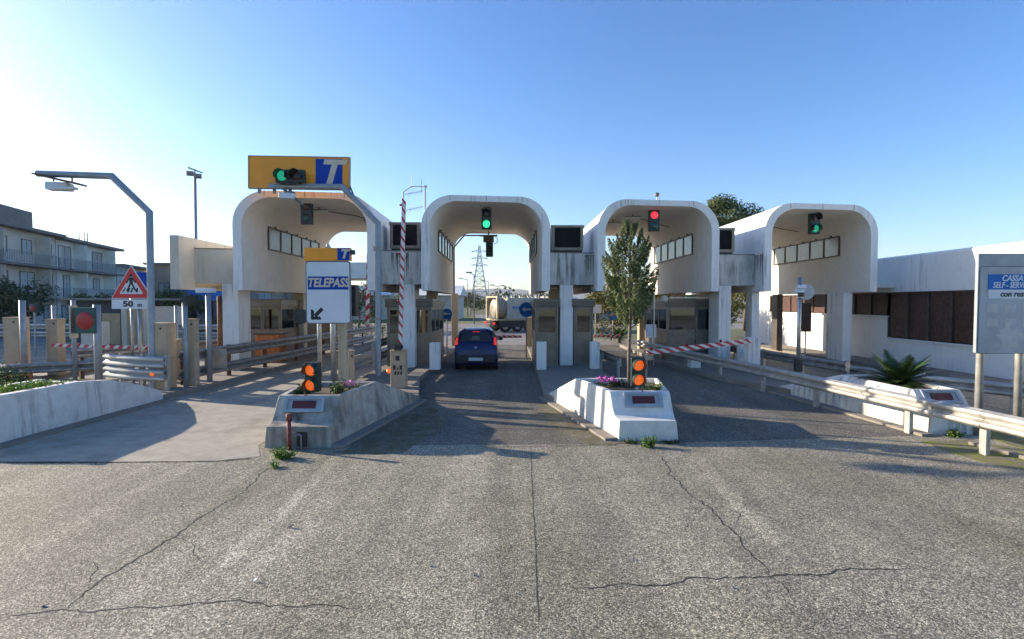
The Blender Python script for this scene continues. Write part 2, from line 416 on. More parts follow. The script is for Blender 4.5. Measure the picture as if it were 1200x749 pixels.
# bleached service road beyond the gates
b = MB(); b.prism([(-60, 30.5), (50, 30.5), (50, 60), (-60, 60)], -.02, .004); struct('far_road', b, M_road_far)
b = MB(); b.prism([(-5, 74), (18, 66), (40, 70), (36, 100), (-8, 110)], -.02, .008); struct('distant_road', b, M_road_far)
# smooth concrete slab of the left lane
seam = [G(-40, 541), G(140, 541.5), G(250, 540.5), G(305, 535)]
b = MB(); b.prism([(p.x, p.y) for p in seam] + [(-4.45, 8.9), (-4.6, 14), (-5.0, 30), (-8.6, 30), (-9.05, 12), (-9.1, 8.0)], -.02, .004)
struct('concrete_lane', b, M_conc_road)
# oily lane surfacing, its colour darkened further for the shade under the gates
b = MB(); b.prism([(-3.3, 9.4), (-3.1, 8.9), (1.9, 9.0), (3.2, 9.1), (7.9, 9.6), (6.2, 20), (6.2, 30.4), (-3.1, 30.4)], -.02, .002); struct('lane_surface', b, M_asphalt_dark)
# cracks and seams
def ribbon(name, pix, w, mat, zz=.0015, jag=.045, step=.05):
    pts = [G(*p) for p in pix]; out = []
    for a, c in zip(pts, pts[1:]):
        n = max(2, int((c - a).length / step))
        for i in range(n): out.append(a.lerp(c, i / n))
    out.append(pts[-1]); mb = MB(); L0 = L1 = None
    T = len(out)
    for i, p in enumerate(out):
        t = (out[min(i + 1, T - 1)] - out[max(0, i - 1)]).normalized(); s = Vector((-t.y, t.x, 0))
        o = noise.noise(p * 2.3) * jag * 2.0 + noise.noise(p * 9) * jag * .9 + random.uniform(-1, 1) * jag * .3
        ww = w * (.55 + .9 * abs(noise.noise(p * 5))) * (1 if 2 < i < T - 3 else .3)
        q = p + s * o; l = mb.v((q + s * ww).to_tuple()[:2] + (zz,)); r = mb.v((q - s * ww).to_tuple()[:2] + (zz,))
        if L0: mb.f([L0, l, r, L1])
        L0, L1 = l, r
    return struct(name, mb, mat)
ribbon('road_crack', [(78, 713), (118, 686), (160, 655), (205, 625), (262, 590), (300, 562), (322, 545)], 0.0137, M_crack)
ribbon('road_crack', [(0, 719), (40, 717), (78, 713), (150, 714), (260, 709), (330, 709), (425, 710)], 0.0112, M_crack)
ribbon('road_crack', [(770, 533), (786, 553), (800, 572), (828, 594), (857, 618), (878, 648), (903, 672)], 0.0125, M_crack)
ribbon('road_crack', [(668, 691), (720, 686), (780, 683), (840, 679), (903, 673), (960, 671), (1065, 665)], 0.0125, M_crack)
ribbon('road_crack', [(205, 625), (222, 640), (236, 662)], .006, M_crack)
ribbon('road_crack', [(118, 686), (112, 668), (100, 655)], .005, M_crack)
ribbon('road_crack', [(857, 618), (870, 606), (876, 590)], .005, M_crack)
ribbon('road_crack', [(903, 672), (925, 688), (935, 706)], .006, M_crack)
ribbon('road_crack', [(828, 594), (812, 606), (806, 622)], .005, M_crack)
ribbon('road_seam', [(622, 520), (623, 560), (627, 640), (632, 740)], .0045, M_crack, jag=.006, zz=.0025)
ribbon('slab_joint', [(0, 542), (140, 542), (250, 541), (304, 537)], .022, M_crack, zz=.008, jag=.004)
ribbon('slab_joint', [(545, 524), (600, 524), (660, 523), (724, 522)], .012, M_crack, zz=.006, jag=.012)
ribbon('slab_joint', [(563, 502), (610, 503), (670, 504), (700, 504)], .012, M_crack, zz=.006, jag=.012)
ribbon('slab_joint', [(838, 492), (900, 494), (960, 499), (1060, 512)], .010, M_crack, zz=.006, jag=.012)
for seal in ([(398, 532), (360, 570), (310, 620), (250, 672)], [(812, 532), (845, 568), (880, 605), (908, 640)]):
    ribbon('worn_lane_line', seal, .13, M_asphalt_pale, zz=.0008, jag=.03)
# moss along kerbs
def moss(pix, zz=.005):
    mb = MB(); mb.prism([tuple(G(*p))[:2] for p in pix], zz - .02, zz); return struct('moss_strip', mb, M_moss)
b = MB()
def raggedpoly(pts, amp=.06, step=.12):
    out = []; pts = [Vector((p.x, p.y, 0)) for p in pts]
    for a, c in zip(pts, pts[1:] + pts[:1]):
        n = max(1, int((c - a).length / step)); s = Vector((-(c - a).y, (c - a).x, 0)).normalized()
        for i in range(n):
            p = a.lerp(c, i / n); out.append((p.x + s.x * noise.noise(p * 3) * amp * 2, p.y + s.y * noise.noise(p * 3.3) * amp * 2))
    return out
M_mossroad, nt, bb, oo = newmat('mossy_asphalt')
v_ = coords(nt); vo_ = N(nt, 'ShaderNodeTexVoronoi', feature='F1'); vo_.inputs['Scale'].default_value = 62; L(nt, v_, vo_.inputs['Vector'])
sp_ = N(nt, 'ShaderNodeSeparateColor'); L(nt, vo_.outputs['Color'], sp_.inputs[0])
L(nt, mix(nt, ramp(nt, ntex(nt, v_, 3, 6, .7), [(.35, .35), (.6, .95)]), ramp(nt, sp_.outputs[0], [(0, (.06, .055, .05)), (.6, (.18, .17, .15)), (1, (.38, .36, .32))]), (.085, .075, .025)), bb.inputs['Base Color'])
bb.inputs['Roughness'].default_value = .9
mb = MB(); mb.prism(raggedpoly([G(724, 521), G(690, 521), G(650, 500), G(632, 480), G(640, 470)]), -.02, .005); struct('moss_patch', mb, M_mossroad)
mb = MB(); mb.prism(raggedpoly([G(394, 532), G(470, 532), G(520, 500), G(510, 478), G(495, 476)]), -.02, .005); struct('moss_patch', mb, M_mossroad)
mb = MB(); mb.prism(raggedpoly([G(1080, 518), G(1130, 516), G(1260, 536), G(1260, 560), G(1180, 548), G(1110, 530)], .05), -.02, .006); struct('moss_verge', mb, M_moss)
mb = MB(); mb.prism(raggedpoly([G(1110, 500), G(1160, 498), G(1290, 515), G(1300, 540), G(1190, 524)], .05), -.02, .007); struct('moss_verge', mb, M_moss)

def island(poly, z=.15, name='kerb_island', dy=.0):
    mb = MB(); mb.prism(poly, -.1, z); return struct(name, mb, M_kerb, bevel=.02)
island([(-2.35, 12.9), (-2.92, 16.1), (-2.95, 29.0), (-5.0, 29.0), (-4.75, 14.5), (-4.45, 9.6), (-3.3, 9.6)])
island([(.85, 13.3), (2.0, 10), (3.1, 10), (3.35, 13), (3.15, 17), (3.1, 29.0), (.82, 29.0), (.88, 17)])
island([(7.35, 14.3), (8.9, 10.6), (9.15, 14.5), (9.1, 29.0), (6.1, 29.0), (6.05, 21.0), (6.6, 16.4)])
island([(-9.0, 8.8), (-8.95, 12.9), (-8.75, 15), (-8.35, 29.0), (-11.6, 29.0), (-11.6, 12.9), (-10.6, 12.0), (-10.6, 8.8)])
island([(-15.2, 14.6), (-14.6, 30), (-17.2, 30), (-17.2, 14.6)])
island([(14.0, 20.6), (13.4, 29), (15.5, 29), (15.5, 8), (14.6, 8), (14.3, 14)], .12, 'pavement')
# narrow kerb strips at the planters' feet
def strip(a, c, w=.12, z=.05):
    a, c = Vector((a[0], a[1], 0)), Vector((c[0], c[1], 0)); t = (c - a).normalized(); s = Vector((-t.y, t.x, 0)) * w
    mb = MB(); mb.prism([tuple(p)[:2] for p in (a - s, c - s, c + s, a + s)], -.05, z); return struct('kerb_strip', mb, M_kerb, bevel=.01)
strip((-3.02, 8.75), (-2.28, 13.0)); strip((1.80, 9.2), (.80, 13.4)); strip((7.78, 9.5), (7.25, 14.5)); strip((-8.85, 8.5), (-8.83, 13.2))
q0, q1 = G(1137, 521), G(1215, 542); strip(q0, q1, .05, .06)

# far hills (kilometres off)
def ridge(name, y, x0, x1, hf, mat, dy=500):
    mb = MB(); A = []; B = []; C = []
    n = 160
    for i in range(n + 1):
        x = x0 + (x1 - x0) * i / n; h = hf(x)
        A.append(mb.v((x, y - dy, -.4))); B.append(mb.v((x, y, h))); C.append(mb.v((x, y + dy, -.4)))
    for i in range(n): mb.f([A[i], A[i + 1], B[i + 1], B[i]]); mb.f([B[i], B[i + 1], C[i + 1], C[i]])
    return struct(name, mb, mat)
ridge('hills', 3500, -3900, 3900, lambda x: 62 + 42 * noise.noise(Vector((x * .0016, 3.1, 0))) + 12 * noise.noise(Vector((x * .008, 1, 0))) + 45 * math.exp(-((x + 150) / 330) ** 2), M_hill, 380)

# ================================================================ TOLL PORTALS
def rounded(w, h, r, z0, seg=12):
    """open profile: up the left side, over the rounded top, down the right side; local s from 0 to w"""
    p = [(0, z0), (0, h - r)]
    for i in range(1, seg + 1):
        a = math.pi - math.pi / 2 * i / seg; p.append((r + r * math.cos(a), h - r + r * math.sin(a)))
    for i in range(1, seg + 1):
        a = math.pi / 2 - math.pi / 2 * i / seg; p.append((w - r + r * math.cos(a), h - r + r * math.sin(a)))
    p.append((w, z0)); return p
ZB = 2.93; DEPTH = 8.3; TH = .36
def portal(xl, xr, ytop, label, windows, zleg=None, lamps=()):
    Xa, Xb = FX(xl), FX(xr); Da, Db = FD(xl), FD(xr)
    A = Vector((Xa, Da, 0)); Bv = Vector((Xb, Db, 0)); w = (Bv - A).length
    top = W((xl + xr) / 2, ytop, (Da + Db) / 2).z
    t = thing('toll_portal', label, 'toll portal', (A + Bv) / 2 + Vector((0, 0, ZB)), group='white concrete portals over the toll lanes')
    def pt(s, z, d): return A + (Bv - A) * (s / w) + LD * d + Vector((0, 0, z))
    # hood: outer and inner skins
    mb = MB(); out = rounded(w, top, 1.12, ZB); wi = w - 2 * TH
    inn = [(s + TH, z) for s, z in rounded(wi, top - .27, .90, ZB)]
    inf = [(s + TH - .07, z) for s, z in rounded(wi + .14, top - .21, .97, ZB)]       # slightly splayed mouth
    st = [0, .0, DEPTH]
    def row(pr, d): return [mb.v(pt(s, z, d)) for s, z in pr]
    O0, O1 = row(out, 0), row(out, DEPTH); F0, I0, I1, F1 = row(inf, 0), row(inn, .35), row(inn, DEPTH - .35), row(inf, DEPTH)
    mb.mi = 0
    n = len(out)
    for i in range(n - 1):
        mb.mi = 0; mb.f([O0[i], O0[i + 1], O1[i + 1], O1[i]]); mb.f([O0[i], F0[i], F0[i + 1], O0[i + 1]]); mb.f([O1[i], O1[i + 1], F1[i + 1], F1[i]])
        mb.mi = 1; mb.f([F0[i], I0[i], I0[i + 1], F0[i + 1]]); mb.f([I0[i], I1[i], I1[i + 1], I0[i + 1]]); mb.f([I1[i], F1[i], F1[i + 1], I1[i + 1]])
    mb.mi = 0
    for i in (0, n - 1):
        mb.f([O0[i], O1[i], F1[i], I1[i], I0[i], F0[i]])
    mb.build('hood', [M_white, M_inner], t, autos=35)
    # roof upstand joint lines
    mb = MB()
    for s in (w * .22, w * .5, w * .78): 
        a = pt(s - .008, top + .003, .02); 
        mb.box(a.x, a.x + .016, a.y, a.y + DEPTH - .1, top - .002, top + .006); mb.box(a.x, a.x + .014, a.y - .026, a.y - .016, top - .19, top - .004)
    mb.build('roof_joint', M_slab, t)
    # window ribbons on the inside walls
    for side in windows:
        s0 = TH if side == 'L' else w - TH; sg = 1 if side == 'L' else -1
        d0, d1, z0, z1 = 1.75, 6.9, 4.5, 5.26; npane = 5
        fr = MB(); 
        def bar(da, db, za, zb, th=.05):
            p = [pt(s0 - sg * .02, za, da), pt(s0 - sg * .02, za, db), pt(s0 - sg * .02, zb, db), pt(s0 - sg * .02, zb, da)]
            fr.extr(p, (Bv - A).normalized() * sg * (th + .02))
        bar(d0 - .05, d1 + .05, z0 - .05, z0); bar(d0 - .05, d1 + .05, z1, z1 + .05)
        pw = (d1 - d0) / npane
        for i in range(npane + 1): bar(d0 + i * pw - .035, d0 + i * pw + .035, z0, z1)
        wn = fr.build('window', M_frame, t)
        for i in range(npane):
            pm = MB(); p = [pt(s0 - sg * .01, z0, d0 + i * pw + .035), pt(s0 - sg * .01, z0, d0 + (i + 1) * pw - .035), pt(s0 - sg * .01, z1, d0 + (i + 1) * pw - .035), pt(s0 - sg * .01, z1, d0 + i * pw + .035)]
            pm.extr(p, (Bv - A).normalized() * sg * .03); pm.build('pane', M_pane, wn)
            hg = MB(); q = pt(s0 + sg * .05, z1 + .05, d0 + (i + .5) * pw); hg.box(q.x - .03, q.x + .03, q.y - .05, q.y + .05, q.z, q.z + .06); hg.build('hinge', M_alud, wn)
    # conduit and tube lamps under the ceiling
    for (s, d) in lamps:
        q = pt(s, top - .27, d); lm = MB(); lm.box(q.x - .32, q.x + .32, q.y - .07, q.y + .07, q.z - .17, q.z - .12)
        lo = lm.build('tube_lamp', M_tube, t); h = MB(); h.box(q.x - .30, q.x + .30, q.y - .05, q.y + .05, q.z - .12, q.z - .08); h.box(q.x - .02, q.x + .02, q.y - .02, q.y + .02, q.z - .08, q.z + .01); h.build('lamp_holder', M_alud, lo)
    if len(lamps) > 0:
        s, d = lamps[0]; cd = MB(); z = top - .37
        cd.tube([pt(s, z, d), pt(s + 1.0 if s < w / 2 else s - .9, z, d + 1.1), pt(w - .8 if s < w / 2 else .7, z - .1, d + 1.9)], .02, 6); cd.build('conduit', M_alud, t)
    return t, A, Bv, w, top
P1 = portal(274, 441, 224.5, 'leftmost white toll portal, behind the orange T sign board', 'L', lamps=((2.3, 1.4), (3.6, 3.6)))
P2 = portal(494, 644.5, 229.3, 'white toll portal over the middle lane with the dark blue car beneath', 'LR')
P3 = portal(700, 842, 234.3, 'white toll portal behind the young cypress, with the red signal hanging inside', 'R', lamps=((1.7, 1.5), (1.2, 3.0)))
P4 = portal(895, 1027, 238.8, 'rightmost white toll portal, on wide piers beside the office building', 'R', lamps=((.95, 2.2),))
# conduit loop at the rear mouth of the middle portal
_, A, Bv, w, top = P2
mb = MB(); q = [A + (Bv - A) * (s / w) + LD * 7.6 + Vector((0, 0, z)) for s, z in ((TH + .05, ZB), (TH + .05, top - 1.0), (TH + .55, top - .42), (w / 2, top - .40))]
mb.tube(q, .035, 6); mb.build('cable_pipe', M_rust, P2[0])
# corner camera on roof of portal 3
c3 = W(770, 232, 19.6)
mb = MB(); mb.ball(c3 + Vector((0, 0, .12)), .09, 10); mb.tube([c3 - Vector((0, 0, .1)), c3 + Vector((0, 0, .1))], .02, 6)
o = mb.build('roof_lamp', M_alud); recenter(o, c3 - Vector((0, 0, .1))); tag(o, 'small round fitting on the front roof edge above the red lane signal', 'lamp')

# connecting beams with dark louvre boxes on them
def beam(p_l, p_r, label, z0=3.17, z1=4.36, back=.75, dep=6.6, xl=None, xr=None, mat=None, col=True, colw=.46, colc=.42, coldep=1.0, colx=None):
    """between right edge of portal p_l and left edge of portal p_r"""
    a = p_l; c = p_r
    mb = MB(); a0 = a + LD * back; c0 = c + LD * back; g = (c0 - a0).normalized() * .004
    poly = [a0 + g, c0 - g, c0 - g + LD * dep, a0 + g + LD * dep]
    t = thing('connecting_beam', label, 'concrete beam', tuple((a0 + c0) / 2 + Vector((0, 0, z0))), group='concrete beams joining the portals')
    mb.prism([(p.x, p.y) for p in poly], z0, z1); mb.build('slab', mat or M_beam, t, bevel=.015)
    cp = MB(); cp.prism([(p.x, p.y) for p in [a0 + g - LD * .02, c0 - g - LD * .02, c0 - g + LD * .25, a0 + g + LD * .25]], z1, z1 + .03); cp.build('coping', M_kerb, t)
    if col:
        f = colc; m0 = a0.lerp(c0, f)
        if colx is not None: m0 = Vector((colx, a0.y + (colx - a0.x) * K, 0))
        cb = MB(); cb.prism([(m0.x - colw / 2, m0.y - .03), (m0.x + colw / 2, m0.y - .03 + colw * K), (m0.x + colw / 2, m0.y + coldep), (m0.x - colw / 2, m0.y + coldep)], .15, z0 - .002)
        cb.build('column', M_white, t, bevel=.015)
        rb = MB(); rb.prism([(m0.x - colw / 2, m0.y + dep - 1), (m0.x + colw / 2, m0.y + dep - 1), (m0.x + colw / 2, m0.y + dep - .6), (m0.x - colw / 2, m0.y + dep - .6)], .15, z0 - .002)
        rb.build('column', M_cream, t, bevel=.015)
    return t, a0, c0
def vent_box(x, y0, zb, wd, ht, label, dep=.9):
    t = thing('ventilation_box', label, 'ventilation box', (x, y0, zb), group='dark louvred boxes on the connecting beams')
    mb = MB(); fr = .11
    mb.box(x - wd / 2, x + wd / 2, y0 + .12, y0 + dep, zb + .08, zb + ht); mb.build('casing', M_alu, t, bevel=.01)
    f = MB()
    f.box(x - wd / 2 - .03, x + wd / 2 + .03, y0, y0 + .12, zb + ht - .06, zb + ht + .03); f.box(x - wd / 2, x - wd / 2 + fr, y0, y0 + .12, zb + .08, zb + ht - .06)
    f.box(x + wd / 2 - fr, x + wd / 2, y0, y0 + .12, zb + .08, zb + ht - .06); f.box(x - wd / 2 + fr, x + wd / 2 - fr, y0, y0 + .12, zb + .08, zb + .08 + fr)
    f.build('frame', M_alu, t)
    lv = MB(); z = zb + .08 + fr
    while z < zb + ht - .08: lv.extr([(x - wd / 2 + fr, y0 + .045, z), (x - wd / 2 + fr, y0 + .10, z + .05), (x - wd / 2 + fr, y0 + .11, z + .045), (x - wd / 2 + fr, y0 + .055, z - .005)], (wd - 2 * fr, 0, 0)); z += .035
    lv.build('louvre', M_louvre, t)
    bs = MB(); bs.box(x - wd / 2 + .04, x + wd / 2 - .04, y0 + .06, y0 + dep - .05, zb, zb + .08); bs.build('base', M_dark, t)
    return t
e1 = P1[2]; s2 = P2[1]; e2 = P2[2]; s3 = P3[1]; e3 = P3[2]; s4 = P4[1]
B12 = beam(e1, s2, 'streaked white beam between the T sign portal and the middle portal', colx=-3.78, colw=.5)
B23 = beam(e2, s3, 'streaked white beam between the middle portal and the cypress portal', colx=2.04, colw=.5)
B34 = beam(e3, s4, 'white beam with mould streaks between the cypress portal and the rightmost portal', colx=8.28, colw=.5)
def mould(par, name, pts, z0, z1, seed, nrm=(0, -1)):
    """ragged dark streaks running down from z1, in a strip between two ground points"""
    rr = random.Random(seed); a, c = Vector(pts[0]), Vector(pts[1]); mb = MB(); n = 9; off = Vector((nrm[0], nrm[1])) * .004
    for i in range(n):
        u = (i + rr.uniform(-.3, .3)) / (n - 1); u = min(1, max(0, u)); w = rr.uniform(.25, .9) / n; ln = (z1 - z0) * rr.uniform(.45, 1.0); L0 = None
        for k in range(13):
            f = k / 12; z = z1 - ln * f; ww = w * (1 - f * .75) * rr.uniform(.6, 1.25); q0 = a.lerp(c, u - ww / 2) + off; q1 = a.lerp(c, u + ww / 2) + off
            l, r = mb.v((q0.x, q0.y, z)), mb.v((q1.x, q1.y, z))
            if L0: mb.f([L0, l, r, R0])
            L0, R0 = l, r
    mb.build(name, M_mould, par)
M_mould = simple('black_mould', (.045, .05, .04), .95, var=.3, vs=20)
t23, a23, c23 = B23; mould(t23, 'mould_stain', (a23.lerp(c23, .80).to_2d(), a23.lerp(c23, .985).to_2d()), 3.2, 4.3, 3)
t34, a34, c34 = B34; mould(P4[0], 'mould_stain', ((P4[1] + LD * .12).to_2d(), (P4[1] + LD * .72).to_2d()), 3.0, 4.35, 5, (-1, 0))
t12, a12, c12 = B12; mould(t12, 'mould_stain', (a12.lerp(c12, .25).to_2d(), a12.lerp(c12, .62).to_2d()), 3.4, 4.3, 8)
def at_px(x, back):                                     # a point `back` metres behind the facade plane in pixel column x
    d = (D0 + back) / (1 - K * (x - 600) / F); return Vector(((x - 600) / F * d, d, 0))
for x0, x1, yb, lab in ((457, 493, 294, 'dark louvred box left of the middle portal, behind the raised barrier tip'), (646.5, 683, 299, 'dark louvred box right of the middle portal, in full view'), (829, 859, 302, 'dark louvred box half hidden behind the cypress portal, under the pine crown')):
    a, c = at_px(x0, .95), at_px(x1, .95); vent_box((a.x + c.x) / 2, (a.y + c.y) / 2, 4.40, c.x - a.x, 1.0, lab)
# left end: cream beam and end fin
A1 = P1[1]
aL = at_px(228, .75)
BL = beam(Vector((aL.x, D0 + K * aL.x, 0)), A1, 'cream weathered beam at the left end of the toll plaza', mat=M_cream, colx=-9.80, colw=.53, coldep=.85)
f0 = at_px(200, -.1); f1 = at_px(211, -.1)
mb = MB(); mb.prism([(f0.x, f0.y), (f1.x, f1.y), (f1.x - .12, f1.y + 7.4), (f0.x - .12, f0.y + 7.4)], 2.95, 4.72); mb.build('end_fin', M_cream, BL[0], bevel=.02)
mb = MB(); mb.prism([(f1.x + .003, f1.y + .85), (aL.x + .02, f1.y + .9), (aL.x + .02, f1.y + 7.2), (f1.x - .11, f1.y + 7.2)], 3.05, 4.48); mb.build('return_wall', M_cream, BL[0], bevel=.01)

# piers under the rightmost portal
def pier(x0, x1, y0, y1, z0, z1, label, mat=M_white):
    mb = MB(); cx = (x0 + x1) / 2; mb.box(x0, x1, y0, y1, z0, z1); o = mb.build('portal_pier', mat, bevel=.02)
    recenter(o, (cx, y0, z0)); tag(o, label, 'pier'); return o
rp = P4[2]; lp = P4[1]
pier(rp.x - .64, rp.x - .27, rp.y + 1.0, rp.y + 2.1, .12, ZB - .003, 'broad white pier under the right leg of the rightmost portal')
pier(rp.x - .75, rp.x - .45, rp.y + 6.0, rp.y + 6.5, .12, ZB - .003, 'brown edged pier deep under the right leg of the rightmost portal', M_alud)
pier(lp.x + .02, lp.x + .32, lp.y + 1.0, lp.y + 1.55, .15, ZB - .003, 'slim sunlit white pier under the left leg of the rightmost portal')
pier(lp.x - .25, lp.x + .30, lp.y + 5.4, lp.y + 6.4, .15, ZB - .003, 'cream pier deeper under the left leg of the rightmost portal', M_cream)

# hanging lane signals
def signal(loc, lamps, label, w=.34, ph=.36, hang=.25, post=0, case=M_signal, horizontal=False, face=-1, visor=True, cat='traffic signal', r=None, group=None):
    """loc: centre of the case front. lamps: list of lens materials from top to bottom (left to right when horizontal)"""
    n = len(lamps); x, y, z = loc; H = ph * n; r = r or ph * .34
    t = thing('traffic_signal', label, cat, (x, y, z), group=group)
    mb = MB()
    if horizontal: mb.box(x - H / 2, x + H / 2, y, y + .18, z - w / 2, z + w / 2)
    else: mb.box(x - w / 2, x + w / 2, y, y + .18, z - H / 2, z + H / 2)
    mb.build('case', case, t, bevel=.025)
    for i, m in enumerate(lamps):
        c = Vector((x - H / 2 + ph * (i + .5), y, z)) if horizontal else Vector((x, y, z + H / 2 - ph * (i + .5)))
        d = MB(); d.ball(c + Vector((0, -.004, 0)), r, 20, (1, .22, 1)); ln = d.build('lens', m, t, smooth=True)
        if visor:
            vb = MB(); k = 14; pr = [c + Vector((math.cos(a) * r * 1.14, 0, math.sin(a) * r * 1.14)) for a in [R(-30) + R(240) * j / k for j in range(k + 1)]]
            pi = [c + (p - c) * .93 for p in pr]
            for a0, a1, b0, b1 in zip(pr, pr[1:], pi, pi[1:]):
                dd = Vector((0, -r * 1.5, 0)); q = [vb.v(p) for p in (a0, a1, a1 + dd, a0 + dd, b0, b1, b1 + dd, b0 + dd)]
                vb.f([q[0], q[1], q[2], q[3]]); vb.f([q[4], q[7], q[6], q[5]]); vb.f([q[3], q[2], q[6], q[7]])
            vb.build('visor', case, t)
    if hang:
        h = MB(); top = z + (w / 2 if horizontal else H / 2); h.tube([(x, y + .09, top - .02), (x, y + .09, top + hang)], .025, 8); h.box(x - .12, x + .12, y + .02, y + .16, top + hang - .015, top + hang); h.build('bracket', M_alud, t)
    if post:
        h = MB(); bot = z - (w / 2 if horizontal else H / 2); h.tube([(x, y + .09, bot + .02), (x, y + .09, bot - post)], .035, 10); h.build('post', M_galp, t)
    return t
def hp(x, y, back=.9): d = (D0 + back) / (1 - K * (x - 600) / F); return W(x, y, d)
ceil = lambda P: P[4] - .27
p = hp(570, 256.5, .7); signal(p, [M_lamp_off, M_lamp_green], 'lane signal lit green hanging in the middle portal above the car', ph=.38, w=.36, hang=ceil(P2) - p.z - .38)
p = hp(767, 258.5, .5); signal(p, [M_lamp_red, M_lamp_offg], 'lane signal lit red hanging in the portal behind the cypress', ph=.40, w=.40, hang=ceil(P3) - p.z - .40, visor=False)
p = hp(955.5, 261.5, .5); signal(p, [M_lamp_off, M_lamp_green2], 'lane signal lit dim green hanging in the rightmost portal', ph=.42, w=.40, hang=ceil(P4) - p.z - .42)
p = hp(358.5, 248.5, .7); signal(p, [M_lamp_off, M_lamp_offg], 'unlit navy lane signal hanging under the orange T board', ph=.42, w=.40, hang=ceil(P1) - p.z - .42, case=M_bluecase, visor=False)
p = W(573.5, 291, 25.6); signal(p, [M_lamp_offg, M_lamp_offg], 'second, unlit signal hung at the rear mouth of the middle portal', ph=.42, w=.36, hang=.15, visor=False)
# camera cluster between
p = W(572.5, 277.5, 24.4); t = thing('camera_cluster', 'cluster of small cameras hanging behind the green signal', 'camera', tuple(p))
mb = MB(); mb.box(p.x - .25, p.x + .25, p.y, p.y + .2, p.z - .25, p.z + .02); mb.build('housing', M_alud, t, bevel=.02)
mb = MB(); mb.box(p.x - .42, p.x + .42, p.y + .05, p.y + .12, p.z + .02, p.z + .10); mb.tube([(p.x, p.y + .1, p.z + .1), (p.x, p.y + .1, P2[4] - .34)], .03, 8); mb.build('bracket', M_alud, t)
mb = MB(); mb.tube([(p.x + .33, p.y - .02, p.z - .02), (p.x + .42, p.y - .02, p.z - .1), (p.x + .40, p.y - .02, p.z - .3), (p.x + .25, p.y - .02, p.z - .32)], .015, 6); mb.build('cable', M_dark, t)

# ================================================================ BOOTHS
def booth(x0, x1, y0, y1, label, z=.15, ht=2.5, sk=0.0, doors='L', base=1.22, group='aluminium toll booths', mat=None, glassy=False):
    mat = mat or M_alu; t = thing('toll_booth', label, 'toll booth', ((x0 + x1) / 2, y0, z), group=group)
    mb = MB(); mb.box(x0, x1, y0, y1, z, z + .08); mb.build('plinth', M_kerb, t)
    zt = z + ht; zw0 = z + base; zw1 = z + 2.08
    mb = MB()
    pw = .06
    for (px, py) in ((x0, y0), (x1 - pw, y0), (x0, y1 - pw), (x1 - pw, y1 - pw)): mb = MB(); mb.box(px, px + pw, py, py + pw, z + .08, zt - .30); mb.build('corner_post', mat, t)
    r = MB(); r.box(x0 - .06, x1 + .06, y0 - .06, y1 + .06, zt - .30, zt); rf = r.build('roof', M_alud if not glassy else mat, t, bevel=.015)
    g = MB(); g.box(x0 - .075, x1 + .075, y0 - .075, y1 + .075, zt - .07, zt - .03); g.build('gutter', mat, rf)
    # four sides
    def side(ax, fix, a, c, n, wins=True):
        sg = .02
        pn = MB(); fr = MB(); gl = MB(); wd = (c - a) / n
        for i in range(n):
            u0, u1 = a + i * wd + .012, a + (i + 1) * wd - .012
            def bx(m, ua, ub, za, zb, d0, d1):
                if ax == 'x': m.box(ua, ub, fix + d0, fix + d1, za, zb)
                else: m.box(fix + d0, fix + d1, ua, ub, za, zb)
            bx(pn, u0, u1, z + .09, zw0 - .03, -.012, .012)
            bx(fr, u0, u1, zw0 - .03, zw0 + .03, -.025, .025); bx(fr, u0, u1, zw1, zt - .30, -.02, .02)
            bx(fr, u0, u0 + .045, zw0 + .03, zw1, -.02, .02); bx(fr, u1 - .045, u1, zw0 + .03, zw1, -.02, .02)
            bx(gl, u0 + .045, u1 - .045, zw0 + .03, zw1, -.004, .004)
        pn.build('lower_panel', mat, t); w_ = fr.build('window', mat, t); gl.build('glazing', M_gl_dark, w_)
    side('x', y0 + .03, x0 + pw, x1 - pw, 1 if x1 - x0 < 1.3 else 2); side('x', y1 - .03, x0 + pw, x1 - pw, 1 if x1 - x0 < 1.3 else 2)
    ny = max(2, int((y1 - y0) / .95)); side('y', x0 + .03, y0 + pw, y1 - pw, ny); side('y', x1 - .03, y0 + pw, y1 - pw, ny)
    if not glassy:
        d = MB(); d.box(x0 + .12, x1 - .12, y0 + .5, y0 + 1.0, z + .72, z + .78); d.box((x0 + x1) / 2 - .2, (x0 + x1) / 2 + .15, y0 + .55, y0 + .75, z + .78, z + 1.25); d.box(x0 + .15, x1 - .15, (y0 + y1) / 2, (y0 + y1) / 2 + .06, z + .1, z + 2.0); d.build('desk', M_alud, t)
    return t
booth(-4.62, -2.98, 18.9, 22.3, 'bronze aluminium booth left of the dark blue car lane')
booth(.86, 1.72, 19.0, 22.2, 'narrow booth left of the central white column, beside the blue car lane')
booth(2.32, 3.05, 19.2, 22.2, 'narrow booth right of the central white column, beside the cypress lane')
booth(6.35, 8.75, 21.0, 24.6, 'wide aluminium booth behind the lowered barrier in the cypress lane')
booth(-11.35, -9.75, 21.6, 24.4, 'clear glazed booth under the leftmost portal behind the double guard rail', glassy=True)
booth(-10.6, -8.9, 26.0, 28.6, 'brown booth furthest back under the leftmost portal', base=1.6)
# fluorescent tube under canopy of right booth
mb = MB(); mb.box(6.4, 7.9, 20.75, 20.83, 2.68, 2.74); o = mb.build('tube_lamp', M_tube); recenter(o, (6.4, 20.8, 2.68)); tag(o, 'long white tube lamp along the roof edge of the wide booth', 'lamp')
mb = MB(); mb.ball((6.22, 20.9, 2.66), .15, 14); o = mb.build('globe_lamp', M_tube, smooth=True); recenter(o, (6.22, 20.9, 2.66)); tag(o, 'white globe lamp at the corner of the wide booth roof', 'lamp')

